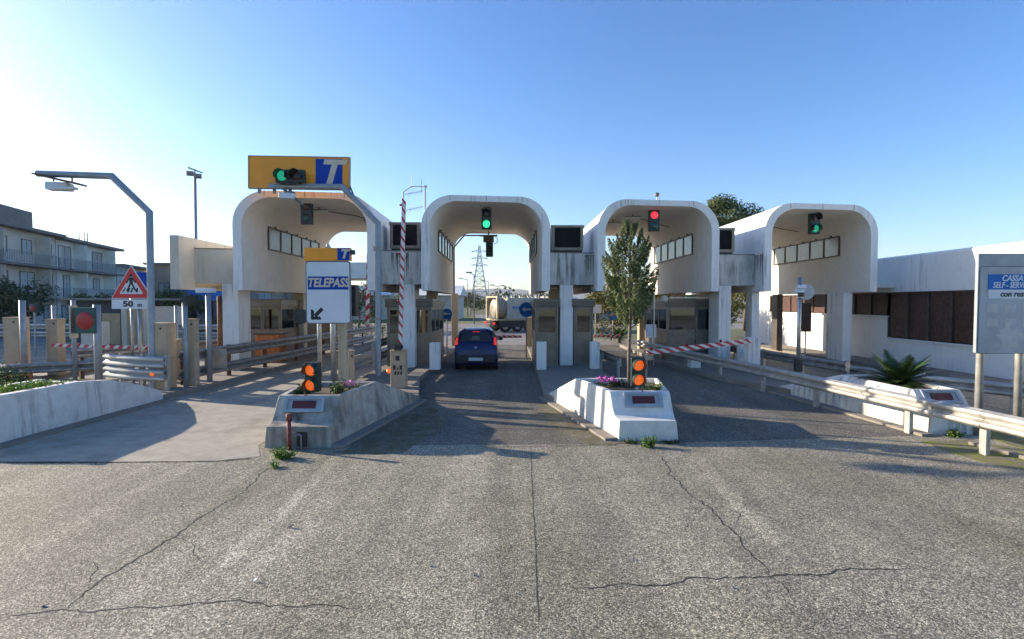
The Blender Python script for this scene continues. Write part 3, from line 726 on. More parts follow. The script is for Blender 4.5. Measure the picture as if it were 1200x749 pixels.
# white bumper slabs in front of booths
def slab(x0, x1, D, yt, label, dep=.35, z0=.15):
    a, c = W(x0, 400, D), W(x1, 400, D); zt = W(x0, yt, D).z; mb = MB(); mb.box(a.x, c.x, D, D + dep, z0, zt)
    o = mb.build('bumper_slab', M_white, bevel=.02); recenter(o, ((a.x + c.x) / 2, D, z0)); tag(o, label, 'bumper slab', 'white concrete slabs guarding the booths'); return o
slab(503, 515, 17.9, 402, 'white upright slab at the corner of the booth left of the blue car')
slab(629, 640.5, 17.9, 401, 'white upright slab left of the central column, beside the narrow booth')
slab(692.5, 703, 18.1, 401, 'white upright slab right of the central column, beside the narrow booth')
slab(868, 883, 19.4, 399, 'white upright slab at the raised end of the lowered barrier')
slab(810, 822, 18.4, 419, 'small low white block below the right end of the wide booth')
slab(818, 826, 22.0, 372, 'white slab standing behind the guard rail by the wide booth')
# cream posts behind the booths
def post(x0, x1, D, yt, label, mat=M_tanpost, z0=.15, name='concrete_post'):
    a, c = W(x0, 400, D), W(x1, 400, D); zt = W(x0, yt, D).z; mb = MB(); mb.box(a.x, c.x, D, D + (c.x - a.x), z0, zt)
    o = mb.build(name, mat, bevel=.015); recenter(o, ((a.x + c.x) / 2, D, z0)); tag(o, label, 'post'); return o
post(529, 536.5, 28.0, 344, 'sunlit cream post at the far left of the middle lane')
post(617, 625, 27.5, 372, 'cream post at the far right of the middle lane under the round blue sign')
post(749, 758, 26, 371, 'cream post standing right of the cypress trunk')

# ================================================================ PLANTERS
def planter(FL, FR, BL, BR, NS, nose, mat, label, zt=.82, led=.37, tin=.10, group='white concrete planters at the heads of the islands', dy=.50):
    """flower trough with a sloped front, and a wing running back from one side (nose 'L' or 'R')"""
    FL, FR, BL, BR, NS = [Vector((*p, 0)) for p in (FL, FR, BL, BR, NS)]
    t = thing('planter', label, 'planter', tuple((FL + FR) / 2), group=group)
    prof = [(0, 0), (0, led), (.15, led + .015), (.24, led + .05), (.32, led + .14), (.42, zt - .09), (dy, zt)]
    mb = MB()
    def along(a, c, d): 
        k = (c.y - a.y) or 1; return a + (c - a) * (d / k)
    Lp, Rp = [], []
    for i, (d, z) in enumerate(prof):
        ins = tin * (z / zt)
        l = along(FL, BL, d); r = along(FR, BR, d)
        Lp.append(mb.v((l.x + (ins if nose == 'R' else ins * .35), l.y, z))); Rp.append(mb.v((r.x - (ins if nose == 'L' else ins * .35), r.y, z)))
    for i in range(len(prof) - 1): mb.f([Lp[i], Rp[i], Rp[i + 1], Lp[i + 1]])
    li, ri = (tin if nose == 'R' else tin * .35), (tin if nose == 'L' else tin * .35)
    BLt, BRt = mb.v((BL.x + li, BL.y, zt)), mb.v((BR.x - ri, BR.y, zt)); BLb, BRb = mb.v(BL), mb.v(BR)
    Nt, Nb = mb.v((NS.x, NS.y, .16)), mb.v(NS)
    FLb, FRb = Lp[0], Rp[0]
    if nose == 'L':
        mb.f([Nb, Nt, BLt] + Lp[::-1]); mb.f(Rp + [BRt, BRb]); mb.f([BRb, BRt, BLt, Nt, Nb])
    else:
        mb.f(Rp + [BRt, Nt, Nb]); mb.f([BLb, BLt] + Lp[::-1]); mb.f([Nb, Nt, BRt, BLt, BLb])
    # rim with a hollow inside
    o4 = [Lp[-1], Rp[-1], BRt, BLt]; c = sum((q.co for q in o4), Vector()) / 4; wall = .10
    i4 = []
    for q in o4:
        d = q.co - c; i4.append(mb.v((c.x + d.x - math.copysign(wall, d.x), c.y + d.y - math.copysign(wall, d.y), zt)))
    i5 = [mb.v((q.co.x, q.co.y, zt - .14)) for q in i4]
    for k in range(4): mb.f([o4[k], o4[(k + 1) % 4], i4[(k + 1) % 4], i4[k]]); mb.f([i4[k], i4[(k + 1) % 4], i5[(k + 1) % 4], i5[k]])
    corners = [q.co.copy() for q in i5]
    mb.build('trough', mat, t, bevel=.018)
    s = MB(); s.prism([(q.x, q.y) for q in corners], zt - .2, zt - .10); s.build('soil', M_soil, t)
    # plaque on the sloped front
    xm = (FL.x + FR.x) / 2 + (.0 if nose == 'L' else -.02); a = math.atan2(zt - led - .14, .18); ym = FL.y + .405; zm = (led + .14 + zt) / 2 + .0
    PM = Matrix.Translation((xm, ym, zm)) @ Matrix.Rotation(a, 4, 'X')
    fr = MB(PM); wx, hy = .36, .145
    for x0, x1, y0, y1 in ((-wx, wx, hy - .05, hy), (-wx, wx, -hy, -hy + .05), (-wx, -wx + .06, -hy + .05, hy - .05), (wx - .06, wx, -hy + .05, hy - .05)): fr.box(x0, x1, y0, y1, -.02, .045)
    fr.box(-.30, .30, -hy + .05, hy - .05, -.02, .02); pf = fr.build('plaque_frame', M_signfade, t)
    pn = MB(PM); pn.box(-.21, .21, -.07, .07, .015, .032); pn.build('plaque', M_darkred, pf)
    hk = MB(PM); hk.tube([(0, .17, 0), (.0, .19, .06), (.0, .15, .07)], .007, 6); hk.build('hook', M_rust, pf)
    return t, corners
PL1, c1 = planter((-4.28, 8.75), (-3.14, 8.75), (-4.52, 10.9), (-2.86, 10.9), (-2.36, 12.9), 'R', M_planter_old, 'mould streaked planter with pink flowers below the blue lettered arrow sign')
PL2, c2 = planter((1.93, 9.2), (3.02, 9.2), (1.40, 11.4), (3.36, 11.4), (.93, 13.2), 'L', M_planter, 'sunlit white planter holding the young cypress')
PL3, c3_ = planter((7.95, 9.65), (8.98, 9.65), (7.9, 12.3), (9.25, 12.3), (7.5, 14.4), 'L', M_planter, 'white planter with the sago palm behind the front guard rail', zt=.77)
# low trough wall at the left edge
mb = MB(); 
A_ = [(-8.98, 8.75, .87), (-8.98, 9.3, .86), (-8.96, 10.6, .86), (-8.94, 11.4, .78), (-8.9, 12.3, .52), (-8.88, 13.0, .26)]
t = thing('low_wall', 'low white trough wall along the left lane, sloping down to the impact panel', 'wall', (-9.0, 9.0, 0))
ra = []
for x, y, z in A_: ra.append([mb.v((x, y, 0)), mb.v((x - .05, y, z)), mb.v((x - .26, y, z)), mb.v((x - .26, y, 0))])
for q, r in zip(ra, ra[1:]):
    for k in range(4): mb.f([q[k], q[(k + 1) % 4], r[(k + 1) % 4], r[k]])
mb.f(ra[0]); mb.f(ra[-1][::-1]); mb.build('wall', M_planter, t, bevel=.02)
mb = MB(); mb.box(-10.6, -10.4, 8.75, 11.4, 0, .80); mb.box(-10.4, -9.24, 8.75, 8.9, 0, .84); mb.box(-10.4, -9.24, 11.2, 11.4, 0, .76); mb.build('rear_wall', M_white, t, bevel=.02)
mb = MB(); mb.box(-10.39, -9.245, 8.91, 11.19, .02, .72); mb.build('soil', M_soil, t)

def plants(name, label, cat, c, rx, ry, h, n, size, mat, z0, group=None, lean=.7):
    """low leafy plant: stems with leaves"""
    t = thing(name, label, cat, (c[0], c[1], z0), group=group); mb = MB(); st = MB()
    ns = max(3, int(n / 14))
    for i in range(ns):
        a = random.random() * 6.28; q = random.random() ** .5; bx, by = c[0] + math.cos(a) * rx * q * .5, c[1] + math.sin(a) * ry * q * .5
        tx, ty = c[0] + math.cos(a) * rx * q, c[1] + math.sin(a) * ry * q; hh = h * random.uniform(.5, 1) * (1 - .35 * q)
        st.tube([(bx, by, z0 - .02), ((bx + tx) / 2, (by + ty) / 2, z0 + hh * .6), (tx, ty, z0 + hh)], [.006, .005, .003], 4)
        for k in range(n // ns):
            f = random.uniform(.1, 1.05); p = Vector((bx + (tx - bx) * f, by + (ty - by) * f, z0 + hh * f)) + Vector([random.uniform(-1, 1) * size * .9 for _ in range(3)])
            p.z = max(p.z, z0 + .01); s = size * random.uniform(.6, 1.3); mb.leaf(p, (random.uniform(-1, 1), random.uniform(-1, .4), random.uniform(.1, 1)), s, s * .55)
    st.build('stems', M_leaf_md, t); mb.build('leaves', mat, t); return t
def flowers(t, c, r, n, z, mat, hgt=.08):
    mb = MB()
    for i in range(n):
        a = random.random() * 6.28; q = random.random() ** .5 * r; p = Vector((c[0] + math.cos(a) * q, c[1] + math.sin(a) * q, z + random.random() * hgt))
        for k in range(4): mb.leaf(p + Vector([random.uniform(-.02, .02) for _ in range(3)]), (random.uniform(-1, 1), random.uniform(-1, 0), random.uniform(0, 1)), .05, .045)
    mb.build('flowers', mat, t)
zs = .72
plants('bedding_plant', 'green bedding plant at the left end of the mould streaked planter', 'plant', (-4.10, 9.95), .30, .25, .24, 320, .05, M_leaf_md, zs)
plants('bedding_plant', 'green bedding plant right of the orange lamps in the mould streaked planter', 'plant', (-3.42, 10.0), .24, .25, .34, 320, .055, M_leaf_md, zs)
t = plants('flowering_plant', 'pale pink flowering plant in the mould streaked planter', 'plant', (-3.22, 10.35), .22, .2, .22, 150, .05, M_leaf_md, zs); flowers(t, (-3.24, 10.2), .18, 34, zs + .14, M_pink)
t = plants('flowering_plant', 'magenta flowering plant left of the cypress trunk', 'plant', (2.02, 10.8), .25, .2, .22, 180, .05, M_leaf_dk, zs); flowers(t, (2.02, 10.7), .22, 34, zs + .14, M_purple)
plants('bedding_plant', 'green bedding plant right of the orange lamps in the white planter', 'plant', (2.90, 10.3), .26, .25, .18, 300, .05, M_leaf_br, zs)
plants('bedding_plant', 'dark low plant behind the magenta flowers', 'plant', (2.35, 10.9), .4, .25, .16, 200, .05, M_leaf_dk, zs)
p = G(333, 537); plants('weed', 'bright green weed at the foot of the rusty red pipe', 'weed', (p.x, p.y), .24, .12, .22, 420, .042, M_leaf_br, 0)
p = G(322, 548); plants('weed', 'small weed growing out of the road crack below the red pipe', 'weed', (p.x, p.y), .10, .10, .10, 120, .035, M_leaf_br, 0)
p = G(761, 524); plants('weed', 'bright green weed at the front of the sunlit white planter', 'weed', (p.x, p.y), .14, .10, .26, 300, .045, M_leaf_br, 0)
p = G(738, 519); plants('weed', 'low dark weed at the left front corner of the sunlit planter', 'weed', (p.x, p.y - .03), .16, .06, .10, 160, .035, M_leaf_md, 0)
p = G(785, 519); plants('weed', 'low dark weed at the right front corner of the sunlit planter', 'weed', (p.x, p.y - .03), .22, .06, .08, 160, .035, M_leaf_md, 0)
p = G(1118, 512); plants('weed', 'small weed behind the right guard rail at the sago palm planter', 'weed', (p.x, p.y), .22, .12, .14, 240, .045, M_leaf_br, 0)
for (x, y, rx, n, lab) in ((28, 462, .75, 800, 'green plants filling the left trough'), (-20, 470, .6, 500, 'green plants at the near end of the left trough'), (10, 425, .5, 700, 'shrub rising behind the left trough')):
    d = 10.0 if y > 450 else 14.5; p = W(x, y, d); plants('trough_plant', lab, 'plant', (max(p.x, -9.9) if d < 12 else p.x, p.y), rx if d > 12 else .55, rx, .25 if d < 12 else 1.0, n, .06 if d < 12 else .08, M_leaf_br if d < 12 else M_leaf_md, .72 if d < 12 else .0)
mb = MB(); 
for i in range(1500):
    x = random.uniform(-10.3, -9.3); y = random.uniform(8.95, 11.1); mb.leaf((x, y, .74 + random.random() * .10), (random.uniform(-1, 1), random.uniform(-1, 1), 1), .06, .035)
mb.build('ground_cover', M_leaf_br, kind='stuff')

# ---- young cypress
def cypress():
    x, y = 2.47, 10.75; t = thing('cypress_tree', 'young cypress with bare lower trunk growing in the sunlit planter', 'tree', (x, y, .70))
    mb = MB(); mb.tube([(x, y, .68), (x - .01, y, 1.4), (x + .015, y, 2.2), (x, y, 3.2), (x, y, 4.1)], [.042, .037, .034, .025, .01], 10)
    for i in range(26):
        z = 2.1 + i * .07; a = i * 2.4; r = .36 * (1 - (z - 2.0) / 2.6); mb.tube([(x, y, z - .15), (x + math.cos(a) * r * .6, y + math.sin(a) * r * .6, z), (x + math.cos(a) * r, y + math.sin(a) * r, z + .25)], [.015, .01, .004], 5)
    mb.build('trunk', M_bark, t, smooth=True)
    lb = MB(); prof = [(2.0, .20), (2.2, .34), (2.45, .44), (2.75, .47), (3.1, .46), (3.35, .40), (3.58, .31), (3.85, .17), (4.1, .09), (4.32, .02)]
    def rad(z):
        for (a, ra), (c, rc) in zip(prof, prof[1:]):
            if a <= z <= c: return ra + (rc - ra) * (z - a) / (c - a)
        return .02
    tufts = []
    for i in range(165):
        z = 2.0 + 2.05 * random.random(); a = random.random() * 6.28; r = rad(z) * random.uniform(.45, 1.0); tufts.append((z, a, r, random.uniform(.05, .10) * (1 if z < 3.6 else .6), random.uniform(.20, .46) * (1 if z < 3.5 else .6)))
    for z, a, r, tr, th in tufts:
        cx, cy = x + math.cos(a) * r, y + math.sin(a) * r; tilt = r * .35
        for k in range(165):
            f = random.random(); q = tr * math.sin(math.pi * min(1, f * .85 + .12)) * random.uniform(.5, 1.1); b_ = random.random() * 6.28
            p = Vector((cx + math.cos(a) * tilt * f + math.cos(b_) * q, cy + math.sin(a) * tilt * f + math.sin(b_) * q, z + f * th))
            s = random.uniform(.020, .040); lb.leaf(p, (math.cos(b_) + random.uniform(-.5, .5), math.sin(b_) + random.uniform(-.5, .5), random.uniform(-.2, .6)), s * 1.3, s * .7)
    lb.build('crown', M_leaf_cy, t)
cypress()
# ---- sago palms
def cycas(name, x, y, z, r, n, label, seed=1, trunk=.25):
    random.seed(seed); t = thing(name, label, 'palm', (x, y, z))
    mb = MB(); mb.tube([(x, y, z - .05), (x, y, z + trunk)], [.16, .13], 12); mb.build('trunk', M_bark, t, smooth=True)
    lb = MB()
    for i in range(n):
        a = i * 2.399; el = R(2 + 56 * ((i / n) ** 1.1)); Ln = r * random.uniform(.85, 1.1); ca, sa = math.cos(a), math.sin(a)
        pts = []
        for k in range(13):
            f = k / 12; d = Ln * f; drop = .42 * r * f * f
            pts.append(Vector((x + ca * math.cos(el) * d, y + sa * math.cos(el) * d, z + trunk + math.sin(el) * d - drop * math.cos(el) * .6)))
        lb.tube(pts, [.010] * 6 + [.006] * 7, 4, cap=False)
        for k in range(1, 12):
            for m in range(4):
                f = (k + m / 4) / 12; p = pts[k].lerp(pts[min(12, k + 1)], m / 4); tdir = (pts[min(12, k + 1)] - pts[k]).normalized(); side = Vector((-sa, ca, 0)); ll = r * .155 * math.sin(math.pi * min(.97, f * .85 + .12))
                for s in (-1, 1):
                    e = p + side * s * ll + tdir * ll * .55 + Vector((0, 0, .12 * ll)); w_ = tdir * .011
                    lb.f([lb.v(p - w_), lb.v(p + w_), lb.v(e + w_ * .2), lb.v(e - w_ * .2)])
    lb.build('fronds', M_frond, t)
    random.seed(seed + 99)
cycas('sago_palm', 8.70, 11.45, .60, .92, 54, 'sago palm spreading over the planter behind the front guard rail', 3, .1)
cycas('sago_palm', 6.6, 31.5, .1, 1.0, 34, 'dark sago palm on the far verge beyond the cypress trunk', 5)

# ---- plumbing on the left planter
p = G(340, 527); t = thing('standpipe', 'rusty red pipe standing in front of the mould streaked planter', 'pipe', (p.x, 8.62, 0))
mb = MB(); mb.tube([(p.x, 8.62, 0), (p.x, 8.62, .58)], .035, 10); mb.tube([(p.x, 8.62, .50), (p.x, 8.62, .62)], .05, 10); mb.build('pipe', M_redpipe, t, smooth=True)
mb = MB(); mb.tube([(p.x + .17, 8.70, 0), (p.x + .17, 8.70, .22), (p.x + .13, 8.70, .25), (p.x + .06, 8.70, .22)], .014, 8); mb.build('side_pipe', M_gal, t)
mb = MB(); mb.box(p.x + .09, p.x + .25, 8.715, 8.745, .03, .28); mb.build('cover_plate', M_dark, t)

# ---- twin orange lamps on planters
def twin(x, y, z, label):
    return signal((x, y, z), [M_lamp_orange, M_lamp_orange], label, w=.28, ph=.285, hang=0, post=z - .95 if z > 1 else .3, r=.108, group='twin amber lamps on the planters')
p1 = W(364.5, 442.5, 9.75); twin(p1.x, p1.y, p1.z, 'amber twin lamp signal standing among leaves in the mould streaked planter')
p2 = W(748, 436.5, 10.0); twin(p2.x, p2.y, p2.z, 'amber twin lamp signal right beside the cypress trunk')

# ================================================================ GUARD RAILS
WP = [(0.0, .155), (.028, .135), (.075, .115), (.085, .085), (.075, .055), (.012, .022), (.0, 0), (.012, -.022), (.075, -.055), (.085, -.085), (.075, -.115), (.028, -.135), (.0, -.155)]
def guard_rail(path, label, zc=(.60,), posts=(), side=1, mat=None, pmat=None, pz=0.0, name='guard_rail', group=None, pw=.12, ends=True, thick=.004, ptop=.72, holes=True):
    """path: (x,y) points; side: which way the ribs face (+1 = left of travel)"""
    mat = mat or M_rail; pmat = pmat or M_rail
    P = [Vector((x, y, 0)) for x, y in path]; t = thing(name, label, 'guard rail', (P[0].x, P[0].y, pz), group=group)
    # densify
    Q = []
    for a, c in zip(P, P[1:]):
        n = max(1, int((c - a).length / .5))
        for i in range(n): Q.append(a.lerp(c, i / n))
    Q.append(P[-1])
    for z in zc:
        mb = MB(); prev = None
        for i, p in enumerate(Q):
            tt = (Q[min(i + 1, len(Q) - 1)] - Q[max(0, i - 1)]).normalized(); nn = Vector((-tt.y, tt.x, 0)) * side
            r1 = [mb.v(p + nn * (o + .06) + Vector((0, 0, z + h))) for o, h in WP]; r2 = [mb.v(p + nn * (o + .06 - thick) + Vector((0, 0, z + h))) for o, h in WP]
            if prev:
                a1, a2 = prev
                for k in range(len(WP) - 1): mb.f([a1[k], a1[k + 1], r1[k + 1], r1[k]]); mb.f([a2[k], r2[k], r2[k + 1], a2[k + 1]])
                mb.f([a1[0], r1[0], r2[0], a2[0]]); mb.f([a1[-1], a2[-1], r2[-1], r1[-1]])
            else:
                for k in range(len(WP) - 1): mb.f([r1[k], r2[k], r2[k + 1], r1[k + 1]])
            prev = (r1, r2)
        for k in range(len(WP) - 1): mb.f([prev[0][k], prev[0][k + 1], prev[1][k + 1], prev[1][k]])
        rl = mb.build('rail', mat, t, autos=40)
        if holes:
            for i in range(5, len(Q) - 2, 8):
                lp_ = MB(); prev2 = None
                for q in (Q[i], Q[i].lerp(Q[i + 1], .6)):
                    tt = (Q[i + 1] - Q[i]).normalized(); nn = Vector((-tt.y, tt.x, 0)) * side
                    rr_ = [lp_.v(q + nn * (o + .068) + Vector((0, 0, z + h * 1.01))) for o, h in WP]
                    if prev2:
                        for k in range(len(WP) - 1): lp_.f([prev2[k], prev2[k + 1], rr_[k + 1], rr_[k]])
                    prev2 = rr_
                lp_.build('lap_joint', mat, rl, autos=40)
            hb = MB(); L_ = 0
            for i, p in enumerate(Q[:-1]):
                if i % 3 == 1:
                    tt = (Q[i + 1] - p).normalized(); nn = Vector((-tt.y, tt.x, 0)) * side; c = p + nn * (.06 + .004) + Vector((0, 0, z)); hb.tube([c, c + nn * .014], .022, 8)
            hb.build('bolt', M_gald, rl)
    for (x, y) in posts:
        # nearest direction
        bi = min(range(len(Q) - 1), key=lambda i: (Q[i] - Vector((x, y, 0))).length); tt = (Q[bi + 1] - Q[bi]).normalized(); ang = math.atan2(tt.y, tt.x)
        mb = MB(Matrix.Translation((x, y, pz)) @ Matrix.Rotation(ang, 4, 'Z')); s = side
        h = ptop
        for a in ((-.055, .055, -.006, 0), (-.055, -.049, -.08, -.006), (.049, .055, -.08, -.006)):
            mb.box(a[0], a[1], min(a[2] * s, a[3] * s) - .0, max(a[2] * s, a[3] * s), 0, h)
        mb.box(-.05, .05, 0.0 if s > 0 else -.058, .058 if s > 0 else 0.0, zc[0] - .14 - pz, zc[0] + .12 - pz)
        mb.build('post', pmat, t)
    return t
R1 = [(6.0, 24.0), (6.25, 20.2), (6.75, 16.0), (7.2, 12.2), (7.52, 9.7), (7.72, 8.0), (7.9, 5.2)]
def alongpath(path, ys):
    out = []
    for y in ys:
        for (xa, ya), (xb, yb) in zip(path, path[1:]):
            if min(ya, yb) <= y <= max(ya, yb): out.append((xa + (xb - xa) * (y - ya) / (yb - ya), y)); break
    return out
guard_rail(R1, 'long weathered guard rail running from the lowered barrier past the sago palm planter', zc=(.62,), posts=[(x + .06, y) for x, y in alongpath(R1, (21.5, 19.0, 16.6, 14.3, 12.2, 9.75, 8.35, 6.2))], side=-1)
R2 = [(9.0, 24.0), (9.0, 19.2), (9.35, 16.5), (9.62, 14.6)]
guard_rail(R2, 'guard rail in front of the rightmost portal, ending behind the sago palm', zc=(.66,), posts=[(x + .05, y) for x, y in alongpath(R2, (23, 20.8, 18.6, 16.6, 14.75))], side=-1, mat=M_gald, pz=.1)
R2b = [(9.9, 15.4), (10.6, 13.2), (11.6, 11.6), (13.4, 10.4)]
guard_rail(R2b, 'low guard rail curving behind the self service sign posts', zc=(.5,), posts=alongpath(R2b, (15.2, 13.2, 11.7, 10.6)), side=-1, mat=M_rail)
R3 = [(-9.35, 14.2), (-8.75, 20.0), (-8.35, 26.0), (-8.2, 30)]
guard_rail(R3, 'double dark guard rail along the left of the T sign lane', zc=(1.0, .48), posts=[(x - .07, y) for x, y in alongpath(R3, (14.6, 16.6, 18.6, 20.8, 23.4, 26, 28.6))], side=-1, mat=M_gald, pmat=M_rust, pz=.1, ptop=1.05)
# blunt grey end plate of the double rail
mb = MB(); mb.box(-9.16, -8.5, 15.2, 15.215, .55, 1.12); o = mb.build('rail_end_plate', M_gal); recenter(o, (-8.9, 15.2, .55)); tag(o, 'plain grey plate closing the near end of the double guard rail', 'plate')
R4 = [(-4.95, 15.2), (-4.9, 18.6), (-4.95, 23.0), (-5.0, 28)]
guard_rail(R4, 'double guard rail behind the blue lettered arrow sign, right of the T sign lane', zc=(.98, .48), posts=[(x + .07, y) for x, y in alongpath(R4, (15.4, 17.8, 20.4, 23, 26))], side=1, mat=M_rail, pz=.1, ptop=1.05)
# impact panel facing the road at the left island
IP = [(-11.35, 14.35), (-10.4, 13.85), (-9.1, 13.5)]
guard_rail(IP, 'battered double impact panel of rail sections at the head of the left island', zc=(.92, .58), posts=[(-11.0, 14.3), (-10.1, 13.9), (-9.3, 13.7)], side=-1, mat=M_galp, name='impact_panel', pz=.1, ptop=1.0)
mb = MB(); mb.tube([(-9.52, 13.50, .62), (-9.52, 13.47, .62)], .055, 12); o = mb.build('reflector', M_lamp_orange); recenter(o, (-9.52, 13.5, .62)); tag(o, 'small round amber reflector on the battered impact panel', 'reflector')
R5 = [(-30, 29.2), (-12.4, 28.0)]
guard_rail(R5, 'pale guard rail crossing the far left lanes behind the tan posts', zc=(1.15, .72), posts=[(-28, 29.2), (-24, 28.9), (-20, 28.6), (-16, 28.3), (-13, 28.1)], side=-1, mat=M_rail, ptop=1.2)
R6 = [(-14.3, 16.5), (-12.3, 20.5), (-11.9, 26)]
guard_rail(R6, 'low rusty double rail between the two left lanes', zc=(.86, .46), posts=alongpath(R6, (16.8, 19, 22, 25)), side=-1, mat=M_gald, pmat=M_rust, pz=.0, ptop=.9)
R7 = [(-16.2, 15.4), (-14.8, 15.0), (-12.4, 16.4)]
guard_rail(R7, 'low rail section bent round at the foot of the tan posts', zc=(.55,), posts=[(-16, 15.5), (-14.8, 15.2), (-13, 16.2)], side=-1, mat=M_gald, ptop=.6)
R8 = [(3.55, 16.6), (3.35, 19.0), (3.3, 24)]
guard_rail(R8, 'short low rail behind the white slab, left edge of the cypress lane', zc=(.55,), posts=alongpath(R8, (16.8, 19, 22)), side=-1, mat=M_gald, ptop=.6)

# ================================================================ TAN COLUMNS, LEFT LANE POSTS
def col_(x0, x1, D, yt, label, z0=.1, mat=None, name='tan_column', dep=None):
    a, c = W(x0, 400, D), W(x1, 400, D); zt = W(x0, yt, D).z; w_ = c.x - a.x; t = thing(name, label, 'equipment column', ((a.x + c.x) / 2, D, z0), group='tan equipment columns')
    mb = MB(); mb.box(a.x, c.x, D, D + (dep or w_ * .8), z0, zt); mb.build('housing', mat or M_tan, t, bevel=.015)
    mb = MB(); mb.box(a.x - .015, c.x + .015, D - .015, D + (dep or w_ * .8) + .015, zt, zt + .03); mb.build('cap', M_tan, t)
    mb = MB(); mb.tube([((a.x + c.x) / 2 + w_ * .2, D - .012, zt - .12), ((a.x + c.x) / 2 + w_ * .2, D + .01, zt - .12)], .03, 10); mb.build('lock', M_dark, t)
    return t
col_(4, 22, 16.2, 373, 'tan column at the far left, nearest the trough shrub', .15)
col_(54, 67.5, 16.6, 375, 'tan column at the pivot of the far left barrier', .15)
col_(173, 195, 13.9, 380, 'widest tan column, behind the battered impact panel', .12)
col_(216.5, 228, 14.4, 375, 'slim tan column at the near end of the double guard rail', .12)
col_(196, 207, 15.6, 399, 'rust edged tan box between the two columns of the left island', .12)
col_(408, 414, 13.8, 412, 'short tan column just right of the sign posts', .15)
def pole(x, D, yt, label, r=.06, z0=.1, mat=None, name='steel_post', cap=True):
    a = W(x, 400, D); zt = W(x, yt, D).z; t = thing(name, label, 'post', (a.x, D, z0)); mb = MB(); mb.tube([(a.x, D, z0), (a.x, D, zt)], r, 12); mb.build('tube', mat or M_galp, t, smooth=True)
    mb = MB(); mb.box(a.x - r * 1.8, a.x + r * 1.8, D - r * 1.8, D + r * 1.8, z0, z0 + .02); mb.build('foot_plate', M_gald, t); return t
pole(27.5, 16.0, 352, 'grey steel post right beside the far left tan column', .085)
pole(64, 16.9, 358, 'thin grey post behind the barrier pivot column', .06)
pole(87, 15.6, 352, 'grey post left of the red disc signal', .06)
pole(245, 15.2, 345, 'pale steel post in front of the white column at the left beam', .075)
pole(258, 19.6, 347, 'brown steel post beside the white column at the left beam', .085, mat=M_rust)
pole(217.5, 14.25, 349, 'grey mast with small black camera heads by the slim tan column', .07, mat=M_galp)
pole(207, 17.2, 358, 'thin grey post right of the widest tan column', .05)
p = W(217.5, 349, 14.2); mb = MB(); mb.box(p.x - .10, p.x + .12, p.y - .1, p.y + .12, p.z - .12, p.z + .06); mb.box(p.x + .05, p.x + .20, p.y - .14, p.y - .02, p.z - .22, p.z - .08)
o = mb.build('camera', M_dark, bevel=.01); recenter(o, p); tag(o, 'small black camera head on top of the mast by the slim tan column', 'camera')
p = W(245, 340, 15.2); mb = MB(); mb.box(p.x - .35, p.x + .16, p.y - .1, p.y + .1, p.z - .08, p.z + .05); o = mb.build('camera', M_signwhite, bevel=.02); recenter(o, p); tag(o, 'white camera unit on the pale post under the cream beam', 'camera')
# red disc signal
a = W(114.5, 400, 14.7); zt = W(114, 357, 14.7).z
t = thing('disc_signal', 'round dull red signal on a grey post above the low wall', 'traffic signal', (a.x, 14.7, .1))
mb = MB(); mb.tube([(a.x, 14.7, .1), (a.x, 14.7, zt)], .095, 12); mb.build('post', M_galp, t, smooth=True)
c = W(101, 376, 14.6); mb = MB(); mb.box(c.x - .31, c.x + .28, 14.55, 14.72, c.z - .36, c.z + .38); mb.build('case', M_green_box, t, bevel=.02)
mb = MB(); mb.ball((c.x, 14.545, c.z), .255, 24, (1, .15, 1)); mb.build('lens', M_redlens, t, smooth=True)
mb = MB(); mb.box(c.x - .40, c.x - .36, 14.5, 14.75, c.z - .5, c.z + .44); mb.build('side_rail', M_gal, t)
p = W(38, 361, 24); signal((p.x, p.y, p.z), [M_redlens], 'tiny red lamp far left between tree branches', ph=.36, w=.34, hang=0, post=2.2, visor=False)

# ---- striped barrier arms
def arm(a, c, hh, th, nst, label, duty=.5, group=None, slant=.5):
    a, c = Vector(a), Vector(c); t = thing('boom_barrier', label, 'barrier', tuple(a), group='red and white striped barrier arms')
    d = (c - a); L_ = d.length; d.normalize(); n = Vector((0, -1, 0)); up = d.cross(n); 
    if up.z < 0 or (abs(up.z) < .2 and up.x < 0): up = -up
    mb = MB()
    for i in range(nst):
        def e_(j): return L_ * ((j // 2) * 2 + (0 if j % 2 == 0 else 2 * duty)) / nst
        s0, s1 = e_(i), min(L_, e_(i + 1)); sl = hh * slant
        def P_(s, k, w_): return a + d * max(0, min(L_, s + k * sl)) + up * (k * hh / 2) + n * w_
        q = [mb.v(P_(s, k, w_)) for w_ in (th / 2, -th / 2) for s, k in ((s0, -1), (s1, -1), (s1, 1), (s0, 1))]
        mb.mi = i % 2
        for f in ((0, 1, 2, 3), (4, 7, 6, 5), (0, 4, 5, 1), (3, 2, 6, 7)): mb.f([q[k] for k in f])
        if i == 0: mb.f([q[0], q[3], q[7], q[4]])
        if i == nst - 1: mb.f([q[1], q[5], q[6], q[2]])
    mb.build('boom', [M_redpaint, M_whitepaint], t)
    fl = MB()
    for f in (.30, .62, .95): p = a + d * L_ * f + up * (hh * .75) + n * (th * .7); fl.ball(p, hh * .35, 8)
    fl.build('marker_lamp', M_redlens, t)
    return t
